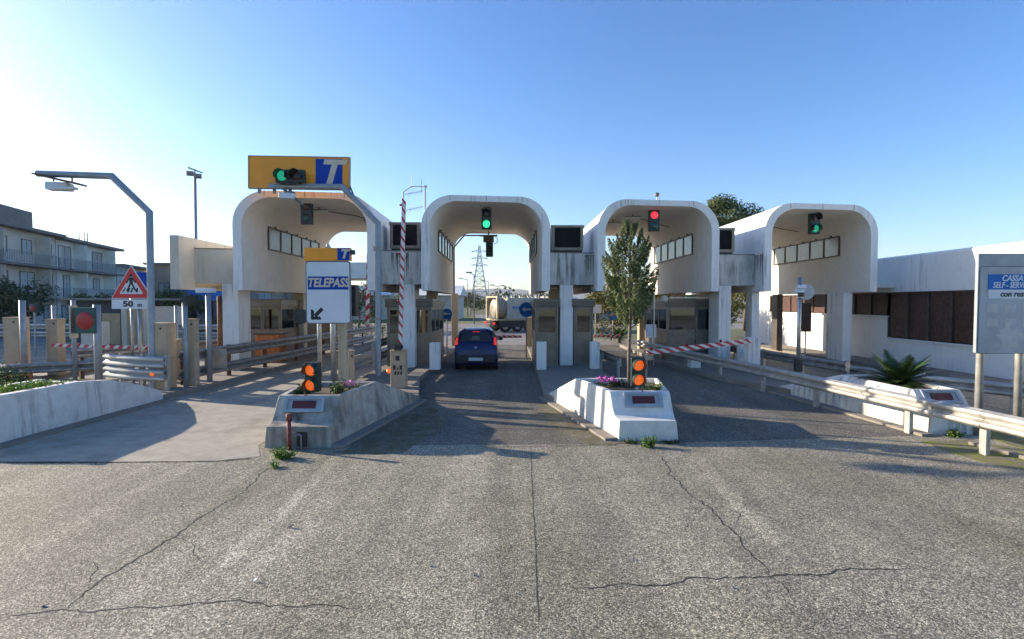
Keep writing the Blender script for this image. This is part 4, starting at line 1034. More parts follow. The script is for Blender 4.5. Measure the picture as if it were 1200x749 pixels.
# raised barrier, middle lane
D = 14.0; a0 = W(457, 400, D); a1 = W(474.5, 400, D); zt = W(465, 412, D).z
t = thing('barrier_machine', 'tan barrier machine with dark stencilled marks below the raised striped arm', 'barrier machine', ((a0.x + a1.x) / 2, D, .15))
mb = MB(); mb.box(a0.x, a1.x, D, D + .34, .15, zt); mb.build('cabinet', M_tan, t, bevel=.02)
mb = MB(); mb.box(a0.x - .015, a1.x + .015, D - .015, D + .355, zt, zt + .035); mb.build('lid', M_tan, t, bevel=.01)
mb = MB(); xm = (a0.x + a1.x) / 2
mb.box(xm - .055, xm + .055, D - .006, D + .004, zt - .25, zt - .12)
for sx in (-1, 1): mb.box(xm + sx * .09 - .035, xm + sx * .09 + .035, D - .006, D + .004, zt - .50, zt - .38)
for sx in (-.10, -.02, .06): mb.extr([(xm + sx, D - .006, zt - .64), (xm + sx + .05, D - .006, zt - .64), (xm + sx + .07, D - .006, zt - .56), (xm + sx + .02, D - .006, zt - .54)], (0, .01, 0))
mb.extr([(xm - .03, D - .006, zt - .50), (xm + .03, D - .006, zt - .50), (xm, D - .006, zt - .42)], (0, .01, 0))
mb.build('stencil', M_dark, t)
mb = MB(); mb.box(xm - .08, xm + .10, D - .05, D + .12, zt + .035, zt + .20); mb.tube([(xm - .1, D + .05, zt + .12), (xm + .14, D + .05, zt + .12)], .05, 10); mb.build('hinge', M_dark, t, bevel=.01)
mb = MB(); mb.ball((a0.x - .06, D + .1, zt - .55), .07, 12); mb.build('side_lamp', M_lamp_orange, t)
b0 = W(469, 404, D - .02); b1 = W(473.5, 232, D - .02)
arm(tuple(b0), tuple(b1), .105, .05, 31, duty=.36, label='raised red and white barrier arm pointing up left of the middle portal', slant=.7)
mb = MB(); mb.box(b0.x + .075, b0.x + .13, D + .05, D + .1, b0.z - .1, b1.z + .1)
# thin mast with antennas beside it
ax = W(474, 400, 18.9); zt = W(474, 225, 18.9).z
# lowered barrier, cypress lane
t1 = W(757, 413.5, 16.2); t2 = W(880, 399.5, 16.9)
arm((t2.x, t2.y, t2.z), (t1.x, t1.y, t1.z), .15, .06, 21, 'lowered red and white barrier arm across the cypress lane', slant=.9)
mb = MB(); mb.box(t1.x - .03, t1.x + .20, t1.y - .06, t1.y + .08, t1.z - .22, t1.z - .09); mb.tube([(t1.x + .02, t1.y, t1.z - .2), (t1.x + .02, t1.y, .0)], .03, 8); mb.box(t1.x - .06, t1.x - .02, t1.y - .06, t1.y + .06, t1.z - .12, t1.z + .12)
o = mb.build('catch_post', M_tan); recenter(o, (t1.x + .02, t1.y, 0)); tag(o, 'small tan catch post at the free end of the lowered barrier arm', 'post')
mb = MB(); mb.box(t2.x - .05, t2.x + .35, t2.y + .05, t2.y + .45, .15, t2.z + .1); o = mb.build('barrier_machine', M_white, bevel=.02); recenter(o, (t2.x + .15, t2.y + .05, .15)); tag(o, 'white barrier machine carrying the lowered arm of the cypress lane', 'barrier machine')
# far left barrier
a = W(60, 404.5, 16.4); c = W(176, 408, 15.6); arm(tuple(a), tuple(c), .10, .05, 23, 'lowered striped barrier arm crossing the left lane behind the red disc signal')
a = W(612, 394.5, 25); c = W(577, 395, 25.4); arm(tuple(a), tuple(c), .12, .05, 11, 'lowered striped barrier arm beyond the dark blue car')
a = W(695, 394, 25.5); c = W(728, 394, 25); arm(tuple(a), tuple(c), .14, .05, 12, 'lowered striped arm far behind the white planter, left of the trunk')
a = W(430, 372, 29); c = W(432, 296, 29.5); arm((a.x, a.y, .9), tuple(c), .20, .08, 15, 'far raised striped arm seen beyond the T sign lane')

# ================================================================ GANTRIES AND SIGNS
# left gantry
D = 13.9; b_ = W(177.5, 400, D).x
pts = [(b_, D, .1), (W(175, 249, D).x, D, W(175, 249, D).z), tuple(W(131, 206.5, D)), tuple(W(44, 203.5, D))]
t = thing('gantry_pole', 'bent grey gantry pole reaching left over the far left lane', 'gantry', (b_, D, .1))
mb = MB(); mb.tube(pts, .088, 12, square=False); mb.build('pole', M_galp, t, autos=50)
mb = MB(); mb.box(b_ - .17, b_ + .17, D - .17, D + .17, .1, .13); mb.build('foot_plate', M_gald, t)
c = W(68, 216, D - .1); mb = MB(); mb.box(c.x - .25, c.x + .28, c.y - .12, c.y + .18, c.z - .16, c.z + .04, rot=.2)
mb.box(c.x + .05, c.x + .5, c.y - .1, c.y + .08, c.z - .15, c.z - .08, rot=-.1); o = mb.build('camera', M_signwhite, bevel=.02); recenter(o, c); tag(o, 'white boxy camera unit hanging under the tip of the left gantry', 'camera')
mb = MB(); cc = W(72, 209.5, D - .1); mb.extr([(cc.x - .62, D - .3, cc.z + .12), (cc.x + .55, D - .3, cc.z - .14), (cc.x + .55, D - .3, cc.z - .19), (cc.x - .62, D - .3, cc.z + .08)], (0, .36, 0))
for dx in (-.3, .2): mb.tube([(cc.x + dx, D, cc.z - .05), (cc.x + dx, D, cc.z + .16)], .02, 6)
mb.build('plank', M_rust, t)
# T gantry
D = 16.5; bx_ = W(443, 400, D).x
q1, q2, q3 = W(443, 262, D), W(401, 219, D), W(316, 218.5, D)
t = thing('gantry_pole', 'bent grey gantry pole carrying the orange T board', 'gantry', (bx_, D, .15))
mb = MB(); mb.tube([(bx_, D, .15), tuple(q1), tuple(q2), tuple(q3)], .092, 12); mb.build('pole', M_galp, t, autos=50)
mb = MB(); mb.tube([(bx_, D, 1.95), (bx_, D, 2.02)], .11, 12); mb.build('collar', M_gald, t); mb = MB(); mb.box(bx_ - .09, bx_ + .09, D - .12, D - .085, W(443, 291, D).z - .1, W(443, 291, D).z + .05); mb.build('junction_box', M_gald, t)
mb = MB(); s_ = W(408, 213, D + .3); e_ = W(414, 228, D); mb.tube([tuple(s_), tuple(e_)], .025, 6); mb.build('stay', M_dark, t)
p0 = W(292, 222, D + .12); p1_ = W(409, 183, D + .12); z0, z1 = W(350, 221, D + .12).z, W(350, 184, D + .12).z
t = thing('lane_board', 'orange board with a big blue T panel on top of the gantry arm', 'sign', ((p0.x + p1_.x) / 2, D + .12, z0))
tilt = .016
Mt = Matrix.Translation(((p0.x + p1_.x) / 2, D + .12, (z0 + z1) / 2)) @ Matrix.Rotation(tilt, 4, 'Y'); w2, h2 = (p1_.x - p0.x) / 2, (z1 - z0) / 2
mb = MB(Mt); mb.box(-w2, w2, 0, .06, -h2, h2); mb.build('panel', M_orange, t)
mb = MB(Mt); 
for x0, x1, zz0, zz1 in ((-w2 - .02, w2 + .02, h2, h2 + .025), (-w2 - .02, w2 + .02, -h2 - .025, -h2), (-w2 - .025, -w2, -h2, h2), (w2, w2 + .025, -h2, h2)): mb.box(x0, x1, -.015, .09, zz0, zz1)
mb.build('frame', M_gald, t)
xt = w2 * .60; mb = MB(Mt); mb.box(xt - .43, xt + .43, -.012, -.001, -h2 + .03, h2 - .05); mb.build('blue_panel', M_blue, t)
text('letter', 'T', 1.05, Mt @ Matrix.Translation((xt + .02, -.016, 0)) @ Matrix.Rotation(R(90), 4, 'X'), M_beige, t, bold=.035, shear=.25, sx=1.1)
mb = MB(Mt)
for x in (-w2 * .8, -w2 * .5, -.3): mb.box(x - .04, x + .04, 0, .08, -h2 - .16, -h2 - .02)
mb.build('clamp', M_gald, t)
# horizontal signal on the board
c = W(339, 206, D - .25); s = signal((c.x, c.y, c.z), [M_lamp_green2, M_lamp_off], 'sideways signal lit green in front of the orange T board', ph=.46, w=.40, hang=0, horizontal=True, r=.16)
mb = MB(); mb.tube([(c.x, D - .1, c.z - .2), (c.x, D, q3.z)], .03, 8); mb.box(c.x - .3, c.x + .3, c.y + .02, c.y + .14, c.z - .24, c.z - .2); mb.build('mount', M_dark, s)
c = W(341, 229, D - .1); mb = MB(); mb.box(c.x - .36, c.x + .12, c.y - .15, c.y + .15, c.z - .12, c.z + .06, rot=.3); o = mb.build('camera', M_signwhite, bevel=.02); recenter(o, c); tag(o, 'white camera box slung under the arm of the T board gantry', 'camera')
c = W(352, 232, D - .1); mb = MB(); mb.extr([(c.x - .6, c.y, c.z + .28), (c.x + .05, c.y, c.z - .25), (c.x + .12, c.y, c.z - .22), (c.x - .5, c.y, c.z + .30)], (0, .1, 0)); mb.box(c.x - .5, c.x - .2, c.y - .05, c.y + .1, c.z - .02, c.z + .2); mb.build('brace', M_alud, t)

# arrow sign with blue lettering
D = 12.6; c0, c1 = W(359, 400, D), W(411.5, 400, D); zb, zt = W(385, 379.5, D).z, W(385, 306, D).z; zo = W(385, 290.5, D).z
t = thing('lane_sign', 'white sign with blue TELEPASS band and black arrow, orange top', 'sign', ((c0.x + c1.x) / 2, D, .15))
def rrect(cx, cz, w, h, r, y, n=5):
    p = []
    for sx, sz, a0 in ((1, -1, -90), (1, 1, 0), (-1, 1, 90), (-1, -1, 180)):
        for i in range(n + 1):
            a = R(a0 + 90 * i / n); p.append((cx + sx * (w / 2 - r) + r * math.cos(a), y, cz + sz * (h / 2 - r) + r * math.sin(a)))
    return p
cx, cz, ww, hh = (c0.x + c1.x) / 2, (zb + zt) / 2, c1.x - c0.x, zt - zb
mb = MB(); mb.extr(rrect(cx, cz, ww, hh, .07, D), (0, .05, 0)); mb.build('board', M_galp, t)
mb = MB(); mb.extr(rrect(cx, cz, ww - .05, hh - .05, .06, D - .004), (0, .003, 0)); mb.build('face', M_signwhite, t)
mb = MB(); mb.extr(rrect(cx, cz, ww - .02, hh - .02, .065, D - .002), (0, .0015, 0)); mb.build('border', M_black, t)
zz0, zz1 = W(385, 339.5, D).z, W(385, 324, D).z; mb = MB(); mb.box(cx - ww / 2 + .055, cx + ww / 2 - .055, D - .010, D - .005, zz0, zz1); mb.build('blue_band', M_blue, t)
text('lettering', 'TELEPASS', .30, face_cam((cx, D - .014, (zz0 + zz1) / 2)), M_beige, t, bold=.009, shear=.22, sx=.81)
ac = W(371, 368.5, D - .008); s = .115
mb = MB(Matrix.Translation(ac) @ Matrix.Rotation(R(45), 4, 'Y')); 
mb.extr([(-.045, 0, .20), (-.045, 0, -.06), (.045, 0, -.06), (.045, 0, .20)], (0, .004, 0)); mb.build('arrow_shaft', M_black, t)
mb = MB(); 
mb.extr([(ac.x - .14, ac.y, ac.z - .13), (ac.x + .12, ac.y, ac.z - .13), (ac.x + .085, ac.y, ac.z - .055), (ac.x - .065, ac.y, ac.z - .055)], (0, .004, 0))
mb.extr([(ac.x - .14, ac.y, ac.z - .13), (ac.x - .065, ac.y, ac.z - .055), (ac.x - .065, ac.y, ac.z + .095), (ac.x - .14, ac.y, ac.z + .13)], (0, .004, 0)); mb.build('arrow_head', M_black, t)
mb = MB(); mb.box(cx - ww / 2 - .02, cx + ww / 2 - .01, D + .0, D + .16, zt + .012, zo); tp = mb.build('orange_top', M_orange, t)
tb_ = W(402.5, 297.5, D - .004); mb = MB(); mb.box(tb_.x - .15, tb_.x + .15, D - .007, D - .001, zt + .02, zo - .01); mb.build('blue_panel', M_blue, tp)
text('letter', 'T', .30, face_cam((tb_.x + .01, D - .010, (zt + zo) / 2)), M_beige, tp, bold=.012, shear=.25, sx=1.1)
mb = MB(); mb.ball((cx - .02, D + .08, zo + .06), .05, 10); mb.box(cx - .06, cx + .04, D + .04, D + .12, zo, zo + .04); mb.build('top_lamp', M_gal, t)
mb = MB(); mb.box(cx + ww / 2, cx + ww / 2 + .09, D + .0, D + .12, zo - .16, zo - .05); mb.build('side_lamp', M_dark, t)
mb = MB(); px = W(374.5, 400, D + .1).x; mb.tube([(px, D + .1, .15), (px, D + .1, zt)], .055, 12); mb.build('post', M_gal, t, smooth=True)
px0, px1 = W(387.5, 400, D + .1).x, W(393.5, 400, D + .1).x; mb = MB(); mb.tube([((px0 + px1) / 2, D + .12, .15), ((px0 + px1) / 2, D + .12, zt)], .075, 12); mb.build('post', M_gal, t, smooth=True)
mb = MB(); mb.box(px1 + .02, px1 + .19, D + .2, D + .42, .15, zb + .3); mb.build('post', M_tanpost, t, bevel=.01)
# mirror and lamp hidden partly behind the board
p = W(352, 371, D + 1); mb = MB(); mb.tube([(p.x, p.y, p.z), (p.x, p.y + .12, p.z)], .20, 20); mb.tube([(p.x + .1, p.y + .1, p.z), (p.x + .45, p.y + .1, p.z)], .02, 6); o = mb.build('round_lamp', M_dark); recenter(o, p); tag(o, 'dark round lamp peeping out left of the white arrow sign', 'lamp')
p = W(414, 350, D + .4); mb = MB(); mb.box(p.x - .1, p.x + .06, p.y, p.y + .3, p.z - .45, p.z + .35); o = mb.build('camera_box', M_dark, bevel=.02); recenter(o, p); tag(o, 'dark box behind the right edge of the white arrow sign', 'camera')

# pedestrian triangle
D = 14.0; pt, pl, pr = W(153.5, 311, D), W(130, 350, D), W(178.5, 350, D); 
t = thing('warning_sign', 'red bordered pedestrian crossing triangle with a 50 m plate', 'sign', ((pl.x + pr.x) / 2, D, .15))
def tri(inset, y):
    c = Vector(((pl.x + pr.x) / 2, y, pl.z + (pt.z - pl.z) / 3)); out = []
    hgt = pt.z - pl.z
    for v in (pl, pr, pt):
        q = c + (Vector((v.x, y, v.z)) - c) * (1 - inset); out.append(q)
    res = []
    for i in range(3):
        a, b, n_ = out[i - 1], out[i], out[(i + 1) % 3]; r = .035
        res += [b + (a - b).normalized() * r, b + ((a - b).normalized() + (n_ - b).normalized()) * r * .28, b + (n_ - b).normalized() * r]
    return res
mb = MB(); mb.extr(tri(0, D), (0, .03, 0)); mb.build('panel', M_signwhite, t)
mb = MB(); mb.extr(tri(.05, D - .003), (0, .002, 0)); mb.build('red_border', M_red, t)
mb = MB(); mb.extr(tri(.42, D - .006), (0, .002, 0)); mb.build('white_field', M_signwhite, t)
xc = (pl.x + pr.x) / 2; zb_ = pl.z + .17; mb = MB(); y = D - .010
def quad(m, pts, y=y): m.extr([(xc + x, y, zb_ + z) for x, z in pts], (0, .002, 0))
mb.disc((xc, y, zb_ + .46), (0, 1, 0), .042, .002, 14)
quad(mb, [(-.045, .41), (.045, .41), (.055, .23), (-.045, .23)]); quad(mb, [(-.05, .23), (.0, .23), (-.09, .03), (-.14, .03)]); quad(mb, [(.0, .23), (.055, .23), (.15, .03), (.10, .03)])
quad(mb, [(-.045, .41), (-.045, .35), (-.11, .24), (-.14, .26)]); quad(mb, [(.045, .41), (.14, .27), (.11, .25), (.045, .35)]); mb.build('walking_figure', M_black, t)
mb = MB()
for x in (-.24, -.075, .03, .2): quad(mb, [(x - .055 - x * .15, .0), (x + .0 - x * .1, .0), (x + .04 - x * .25, .12), (x + .0 - x * .25, .12)])
mb.build('crossing_bars', M_black, t)
a, c = W(131, 362, D), W(178.5, 351, D); mb = MB(); mb.box(a.x, c.x, D, D + .02, a.z, c.z); pp = mb.build('plate', M_signwhite, t)
text('number', '50', .21, face_cam((xc - .10, D - .004, (a.z + c.z) / 2)), M_black, pp, bold=.008, sx=1.35); text('unit', 'm', .15, face_cam((xc + .22, D - .004, (a.z + c.z) / 2 - .02)), M_black, pp, sx=1.1, bold=.004)
mb = MB(); mb.tube([(xc - .05, D + .06, .15), (xc - .05, D + .06, pt.z - .3)], .035, 10); mb.build('post', M_gal, t, smooth=True)
mb = MB(); px = W(164, 400, D + .06).x; mb.tube([(px, D + .06, .15), (px, D + .06, a.z + .25)], .04, 10); mb.build('post', M_gal, t, smooth=True)
a, c = W(158, 340, 14.6), W(173, 319, 14.6); mb = MB(); mb.box(a.x, c.x, 14.6, 14.63, a.z, c.z); o = mb.build('blue_plate', M_blue); recenter(o, (a.x, 14.6, a.z)); tag(o, 'plain blue plate behind the pedestrian triangle', 'sign')

# self service board at the right
D = 9.5; a, c = W(1143.5, 414, D), W(1226, 297, D); zb, zt = W(1170, 414.5, D).z, W(1170, 297, D).z
t = thing('info_board', 'grey board headed CASSA SELF - SERVICE con resto on two posts', 'sign', ((a.x + c.x) / 2, D, 0))
cx, ww, hh, cz = (a.x + c.x) / 2, c.x - a.x, zt - zb, (zb + zt) / 2
mb = MB(); mb.extr(rrect(cx, cz, ww, hh, .03, D), (0, .06, 0)); mb.build('board', M_galp, t)
zf = W(1170, 312, D).z
mb = MB(); mb.extr(rrect(cx + .01, (zb + zf) / 2, ww - .05, zf - zb - .02, .05, D - .004), (0, .003, 0)); mb.build('face', M_signfade, t)
mb = MB(); o1 = rrect(cx + .01, (zb + zf) / 2, ww - .03, zf - zb, .06, D - .003); mb.extr(o1, (0, .002, 0)); mb.build('border', M_dark, t)
a = W(1158, 338, D); e = W(1158, 321, D); x1 = cx + (cx - a.x); 
mb = MB(); mb.box(a.x, x1, D - .009, D - .005, a.z, e.z); lp_ = mb.build('white_band', M_signfade, t)
mb = MB(); mb.box(a.x, x1, D - .0105, D - .0095, W(1158, 339, D).z, a.z); mb.box(a.x - .012, a.x, D - .0105, D - .006, W(1158, 339, D).z, e.z); mb.box(x1, x1 + .012, D - .0105, D - .006, W(1158, 339, D).z, e.z); mb.build('band_border', M_bluedim, lp_)
zz = W(1158, 321.5, D).z; zzt = W(1158, 322 - 5 + 3, D).z
zbl0, zbl1 = W(1158, 338.5, D).z, W(1158, 322, D).z
mb = MB(); mb.box(a.x, x1, D - .012, D - .006, W(1158, 339.5, D).z + .001, W(1158, 321.5, D).z); mb.build('blue_band', M_bluedim, t)
wb0, wb1 = W(1158, 350, D).z, W(1158, 339.5, D).z
mb = MB(); mb.box(a.x, x1, D - .011, D - .006, wb0, wb1); mb.build('pale_band', M_signwhite, t)
text('lettering', 'CASSA', .155, face_cam((cx, D - .014, W(1158, 326.5, D).z)), M_signwhite, t, shear=.2, bold=.003, sx=.85)
text('lettering', 'SELF - SERVICE', .150, face_cam((cx, D - .014, W(1158, 334.5, D).z)), M_signwhite, t, shear=.2, bold=.003, sx=.74)
text('lettering', 'con resto', .150, face_cam((cx + .06, D - .014, (wb0 + wb1) / 2)), M_black, t, shear=.2, bold=.003, sx=.95)
mb = MB()
for r_ in (0, 1):
    for k in range(3):
        q = W(1162 + k * 21, 361 + r_ * 17, D - .006); 
        mb.box(q.x - .09, q.x + .12, D - .008, D - .004, q.z - .075, q.z + .075)
mb.build('faded_panel', M_signpale, t)
mb = MB(); q = W(1185, 400, D - .006); rnd = random.Random(4); pts = []
for i in range(22):
    an = 2 * math.pi * i / 22; rr = .9 + .35 * rnd.uniform(-1, 1); pts.append((q.x + math.cos(an) * .34 * rr, D - .007, q.z + .08 + math.sin(an) * .16 * rr))
mb.extr(pts, (0, .002, 0)); mb.build('peeled_patch', M_signpale, t)
for x, wd in ((1147.5, .062), (1193, .062)):
    px = W(x, 450, D + .12).x; mb = MB(); mb.tube([(px, D + .12, 0), (px, D + .12, zt - .05)], wd, 12); mb.build('post', M_rail, t, smooth=True)
for z in (zb + .3, zt - .35):
    mb = MB(); mb.box(cx - ww / 2 + .05, cx + ww / 2 - .05, D + .062, D + .09, z, z + .05); mb.build('crossbar', M_gal, t)

# camera mast with round mirror
D = 14.9; px = W(936, 400, D).x; zt = W(936, 331, D).z
t = thing('camera_mast', 'slim grey mast with small cameras before the rightmost portal', 'mast', (px, D, .15))
mb = MB(); mb.tube([(px, D, .15), (px, D, zt + .15)], .055, 12); mb.build('tube', M_gal, t, smooth=True)
mb = MB(); mb.box(px - .14, px + .06, D - .15, D + .05, zt - .30, zt - .20); mb.box(px - .1, px + .12, D - .16, D, zt - .18, zt - .08); mb.tube([(px, D - .05, zt - .45), (px, D - .05, zt - .3)], .08, 10); mb.build('camera_head', M_signwhite, t, bevel=.01)
mb = MB(); mb.tube([(px, D - .09, zt - .42), (px, D - .09, zt - .30)], .085, 12); mb.build('dome', M_dark, t)
q = W(945, 342, D + .3); mb = MB(); mb.tube([tuple(q), (q.x, q.y + .05, q.z)], .24, 24); o = mb.build('round_mirror', M_signfade); recenter(o, q); tag(o, 'round grey mirror on the camera mast', 'mirror')
mb = MB(); q2_ = W(931, 425, D); mb.box(px - .10, px + .10, D - .06, D + .06, .5, .85); mb.build('box', M_dark, t)

# round blue arrow signs
def round_sign(x, y, D, r, label, ztop=None, bar=True, mat=None):
    p = W(x, y, D); t = thing('round_sign', label, 'sign', (p.x, D, .15)); mb = MB(); mb.tube([(p.x, D, p.z), (p.x, D + .02, p.z)], r, 24); mb.build('disc', mat or M_bluedim, t)
    mb = MB(); 
    mb.extr([(p.x - r * .62, D - .006, p.z + .06 * r), (p.x - r * .2, D - .006, p.z - r * .32), (p.x - r * .2, D - .006, p.z - r * .1), (p.x + r * .6, D - .006, p.z - r * .1), (p.x + r * .6, D - .006, p.z + r * .18), (p.x - r * .2, D - .006, p.z + r * .18), (p.x - r * .2, D - .006, p.z + r * .42)], (0, .004, 0)); mb.build('arrow', M_signwhite, t)
    mb = MB(); mb.tube([(p.x, D + .05, .0), (p.x, D + .05, p.z + r * .6)], .03, 8); mb.build('post', M_gal, t); return t
round_sign(617, 363, 22.6, .33, 'round blue arrow sign at the right rear of the middle lane')
round_sign(523.5, 368, 24.5, .26, 'small pale blue round sign at the left rear of the middle lane')
round_sign(718.5, 368.5, 33, .38, 'round blue arrow sign far off left of the cypress trunk')
p = W(760, 385, 23.5); 
def small_board(x, y, D, w, h, label, mat):
    p = W(x, y, D); t = thing('small_sign', label, 'sign', (p.x, D, 0)); mb = MB(); mb.box(p.x - w / 2, p.x + w / 2, D, D + .02, p.z - h / 2, p.z + h / 2); mb.build('panel', mat, t); mb = MB(); mb.tube([(p.x, D + .05, 0), (p.x, D + .05, p.z + h / 2)], .03, 8); mb.build('post', M_gal, t)
small_board(763, 388, 21, .42, .55, 'white tilted board fixed beside the wide booth', M_signwhite)
small_board(698, 362, 30, .7, .5, 'white and red board beyond the central island', M_signwhite)
q = W(766, 400, 20.2); mb = MB(); mb.tube([(q.x, 20.2, 0), (q.x, 20.2, 2.9)], .035, 8); o = mb.build('slim_pole', M_gal); recenter(o, (q.x, 20.2, 0)); tag(o, 'thin pale pole at the left corner of the wide booth', 'post')

# antennas
D = 18.9; x0 = W(474, 400, D).x; zt = W(474, 225, D).z
t = thing('antenna_mast', 'thin mast with bent antenna rods left of the middle portal roof', 'antenna', (x0, D, 4.36))
mb = MB(); mb.tube([(x0, D, 4.39), (x0, D, zt)], .022, 8); mb.build('mast', M_gald, t)
mb = MB(); e1_ = W(482.5, 218.5, D); e2_ = W(482.5, 206, D); mb.tube([(x0, D, zt), tuple(e1_)], .015, 6); mb.tube([tuple(W(482.5, 226, D)), tuple(e2_)], .012, 6)
e3_ = W(499, 219, D); mb.tube([tuple(e1_), tuple(e3_)], .014, 6); mb.tube([tuple(W(494, 210, D)), tuple(W(494, 226, D))], .009, 5); mb.ball(tuple(e3_), .05, 8); mb.build('dipole', M_gald, t)
mb = MB()
for yy in (226, 245):
    mb.tube([tuple(W(474, yy + 2, D)), tuple(W(496, yy - (2 if yy < 240 else 3), D))], .009, 5)
    for k in range(7): q = W(478 + k * 2.7, yy + 1 - k * .4, D); mb.tube([(q.x, q.y - .15, q.z - .10), (q.x, q.y + .15, q.z + .10)], .006, 4)
    mb.tube([tuple(W(478, yy + 8, D)), tuple(W(481, yy + 1, D))], .006, 4)
mb.build('yagi', M_gal, t)
x1 = W(499, 400, 19.3).x; mb = MB(); mb.tube([(x1, 19.3, 6.0), (x1, 19.3, W(499, 217, 19.3).z)], .035, 8); mb.build('side_mast', M_gal, t)

# ================================================================ STREET LIGHTS, PYLON
def lamp_post(x, D, yt, label, arm_=1.2, r=.08, side=-1):
    p = W(x, yt, D); t = thing('street_lamp', label, 'street lamp', (p.x, D, 0), group=None); mb = MB(); mb.tube([(p.x, D, 0), (p.x, D, p.z), (p.x + side * arm_, D, p.z + .25)], [r, r * .6, r * .5], 8); mb.build('pole', M_gal, t, smooth=True)
    mb = MB(); mb.box(p.x + side * arm_ - .35, p.x + side * arm_ + .35, D - .12, D + .12, p.z + .2, p.z + .34); mb.build('lamp_head', M_alud, t, bevel=.03)
lamp_post(555.5, 60, 322, 'street lamp just left of the pylon in the middle gate view', .6); lamp_post(548, 90, 328, 'distant street lamp at the left edge of the middle gate view')
lamp_post(572.5, 95, 330, 'distant street lamp just right of the pylon'); lamp_post(585, 85, 336, 'distant street lamp above the tanker end'); lamp_post(598, 80, 337, 'distant street lamp above the tanker body')
lamp_post(432, 70, 318, 'street lamp beyond the T sign lane')
# flood light mast
D = 60; x0 = W(231, 400, D).x; zt = W(228, 208, D).z
t = thing('floodlight_mast', 'tall dark floodlight mast above the left beam', 'floodlight', (x0, D, 0))
mb = MB(); mb.tube([(x0, D, 0), (W(228.5, 208, D).x, D, zt)], [.26, .14], 10); mb.build('mast', M_galp, t, smooth=True)
hx = W(228.5, 208, D).x; 
for dx, dz in ((-.55, .5), (.35, .2)):
    mb = MB(); mb.box(hx + dx - .38, hx + dx + .38, D - .25, D + .2, zt + dz - .3, zt + dz + .2, rot=.4); mb.build('floodlight', M_alu, t, bevel=.05)
mb = MB(); mb.extr([(hx - .8, D, zt + 1.25), (hx + .75, D, zt + .65), (hx + .75, D, zt + .5), (hx - .8, D, zt + 1.05)], (0, .3, 0)); mb.tube([(hx, D, zt - .1), (hx, D, zt + .95)], .08, 8); mb.build('crossbar', M_galp, t)
# pylon
D = 330; c = W(562, 355, D); H = W(562, 288, D).z; t = thing('power_pylon', 'lattice power pylon seen through the middle portal', 'pylon', (c.x, D, 0))
mb = MB(); wb = 5.5
def pw(z): return wb * (1 - z / H) ** 1.25 + .5
zs_ = [H * i / 12 for i in range(13)]
for sx in (-1, 1):
    for sy in (-1, 1):
        mb.tube([(c.x + sx * pw(z), D + sy * pw(z), z) for z in zs_], .22, 4)
for z0_, z1_ in zip(zs_, zs_[1:]):
    a, b2 = pw(z0_), pw(z1_)
    for sy in (-1, 1): mb.tube([(c.x - a, D + sy * a, z0_), (c.x + b2, D + sy * b2, z1_)], .12, 4); mb.tube([(c.x + a, D + sy * a, z0_), (c.x - b2, D + sy * b2, z1_)], .12, 4); mb.tube([(c.x - b2, D + sy * b2, z1_), (c.x + b2, D + sy * b2, z1_)], .12, 4)
mb.build('lattice', M_galp, t)
for z in (H * .68, H * .79, H * .90):
    mb = MB(); mb.tube([(c.x - 5.5, D, z), (c.x, D, z + 1.4), (c.x + 5.5, D, z)], .2, 4); mb.tube([(c.x - 5.5, D, z), (c.x + 5.5, D, z)], .2, 4)
    mb.build('cross_arm', M_galp, t)

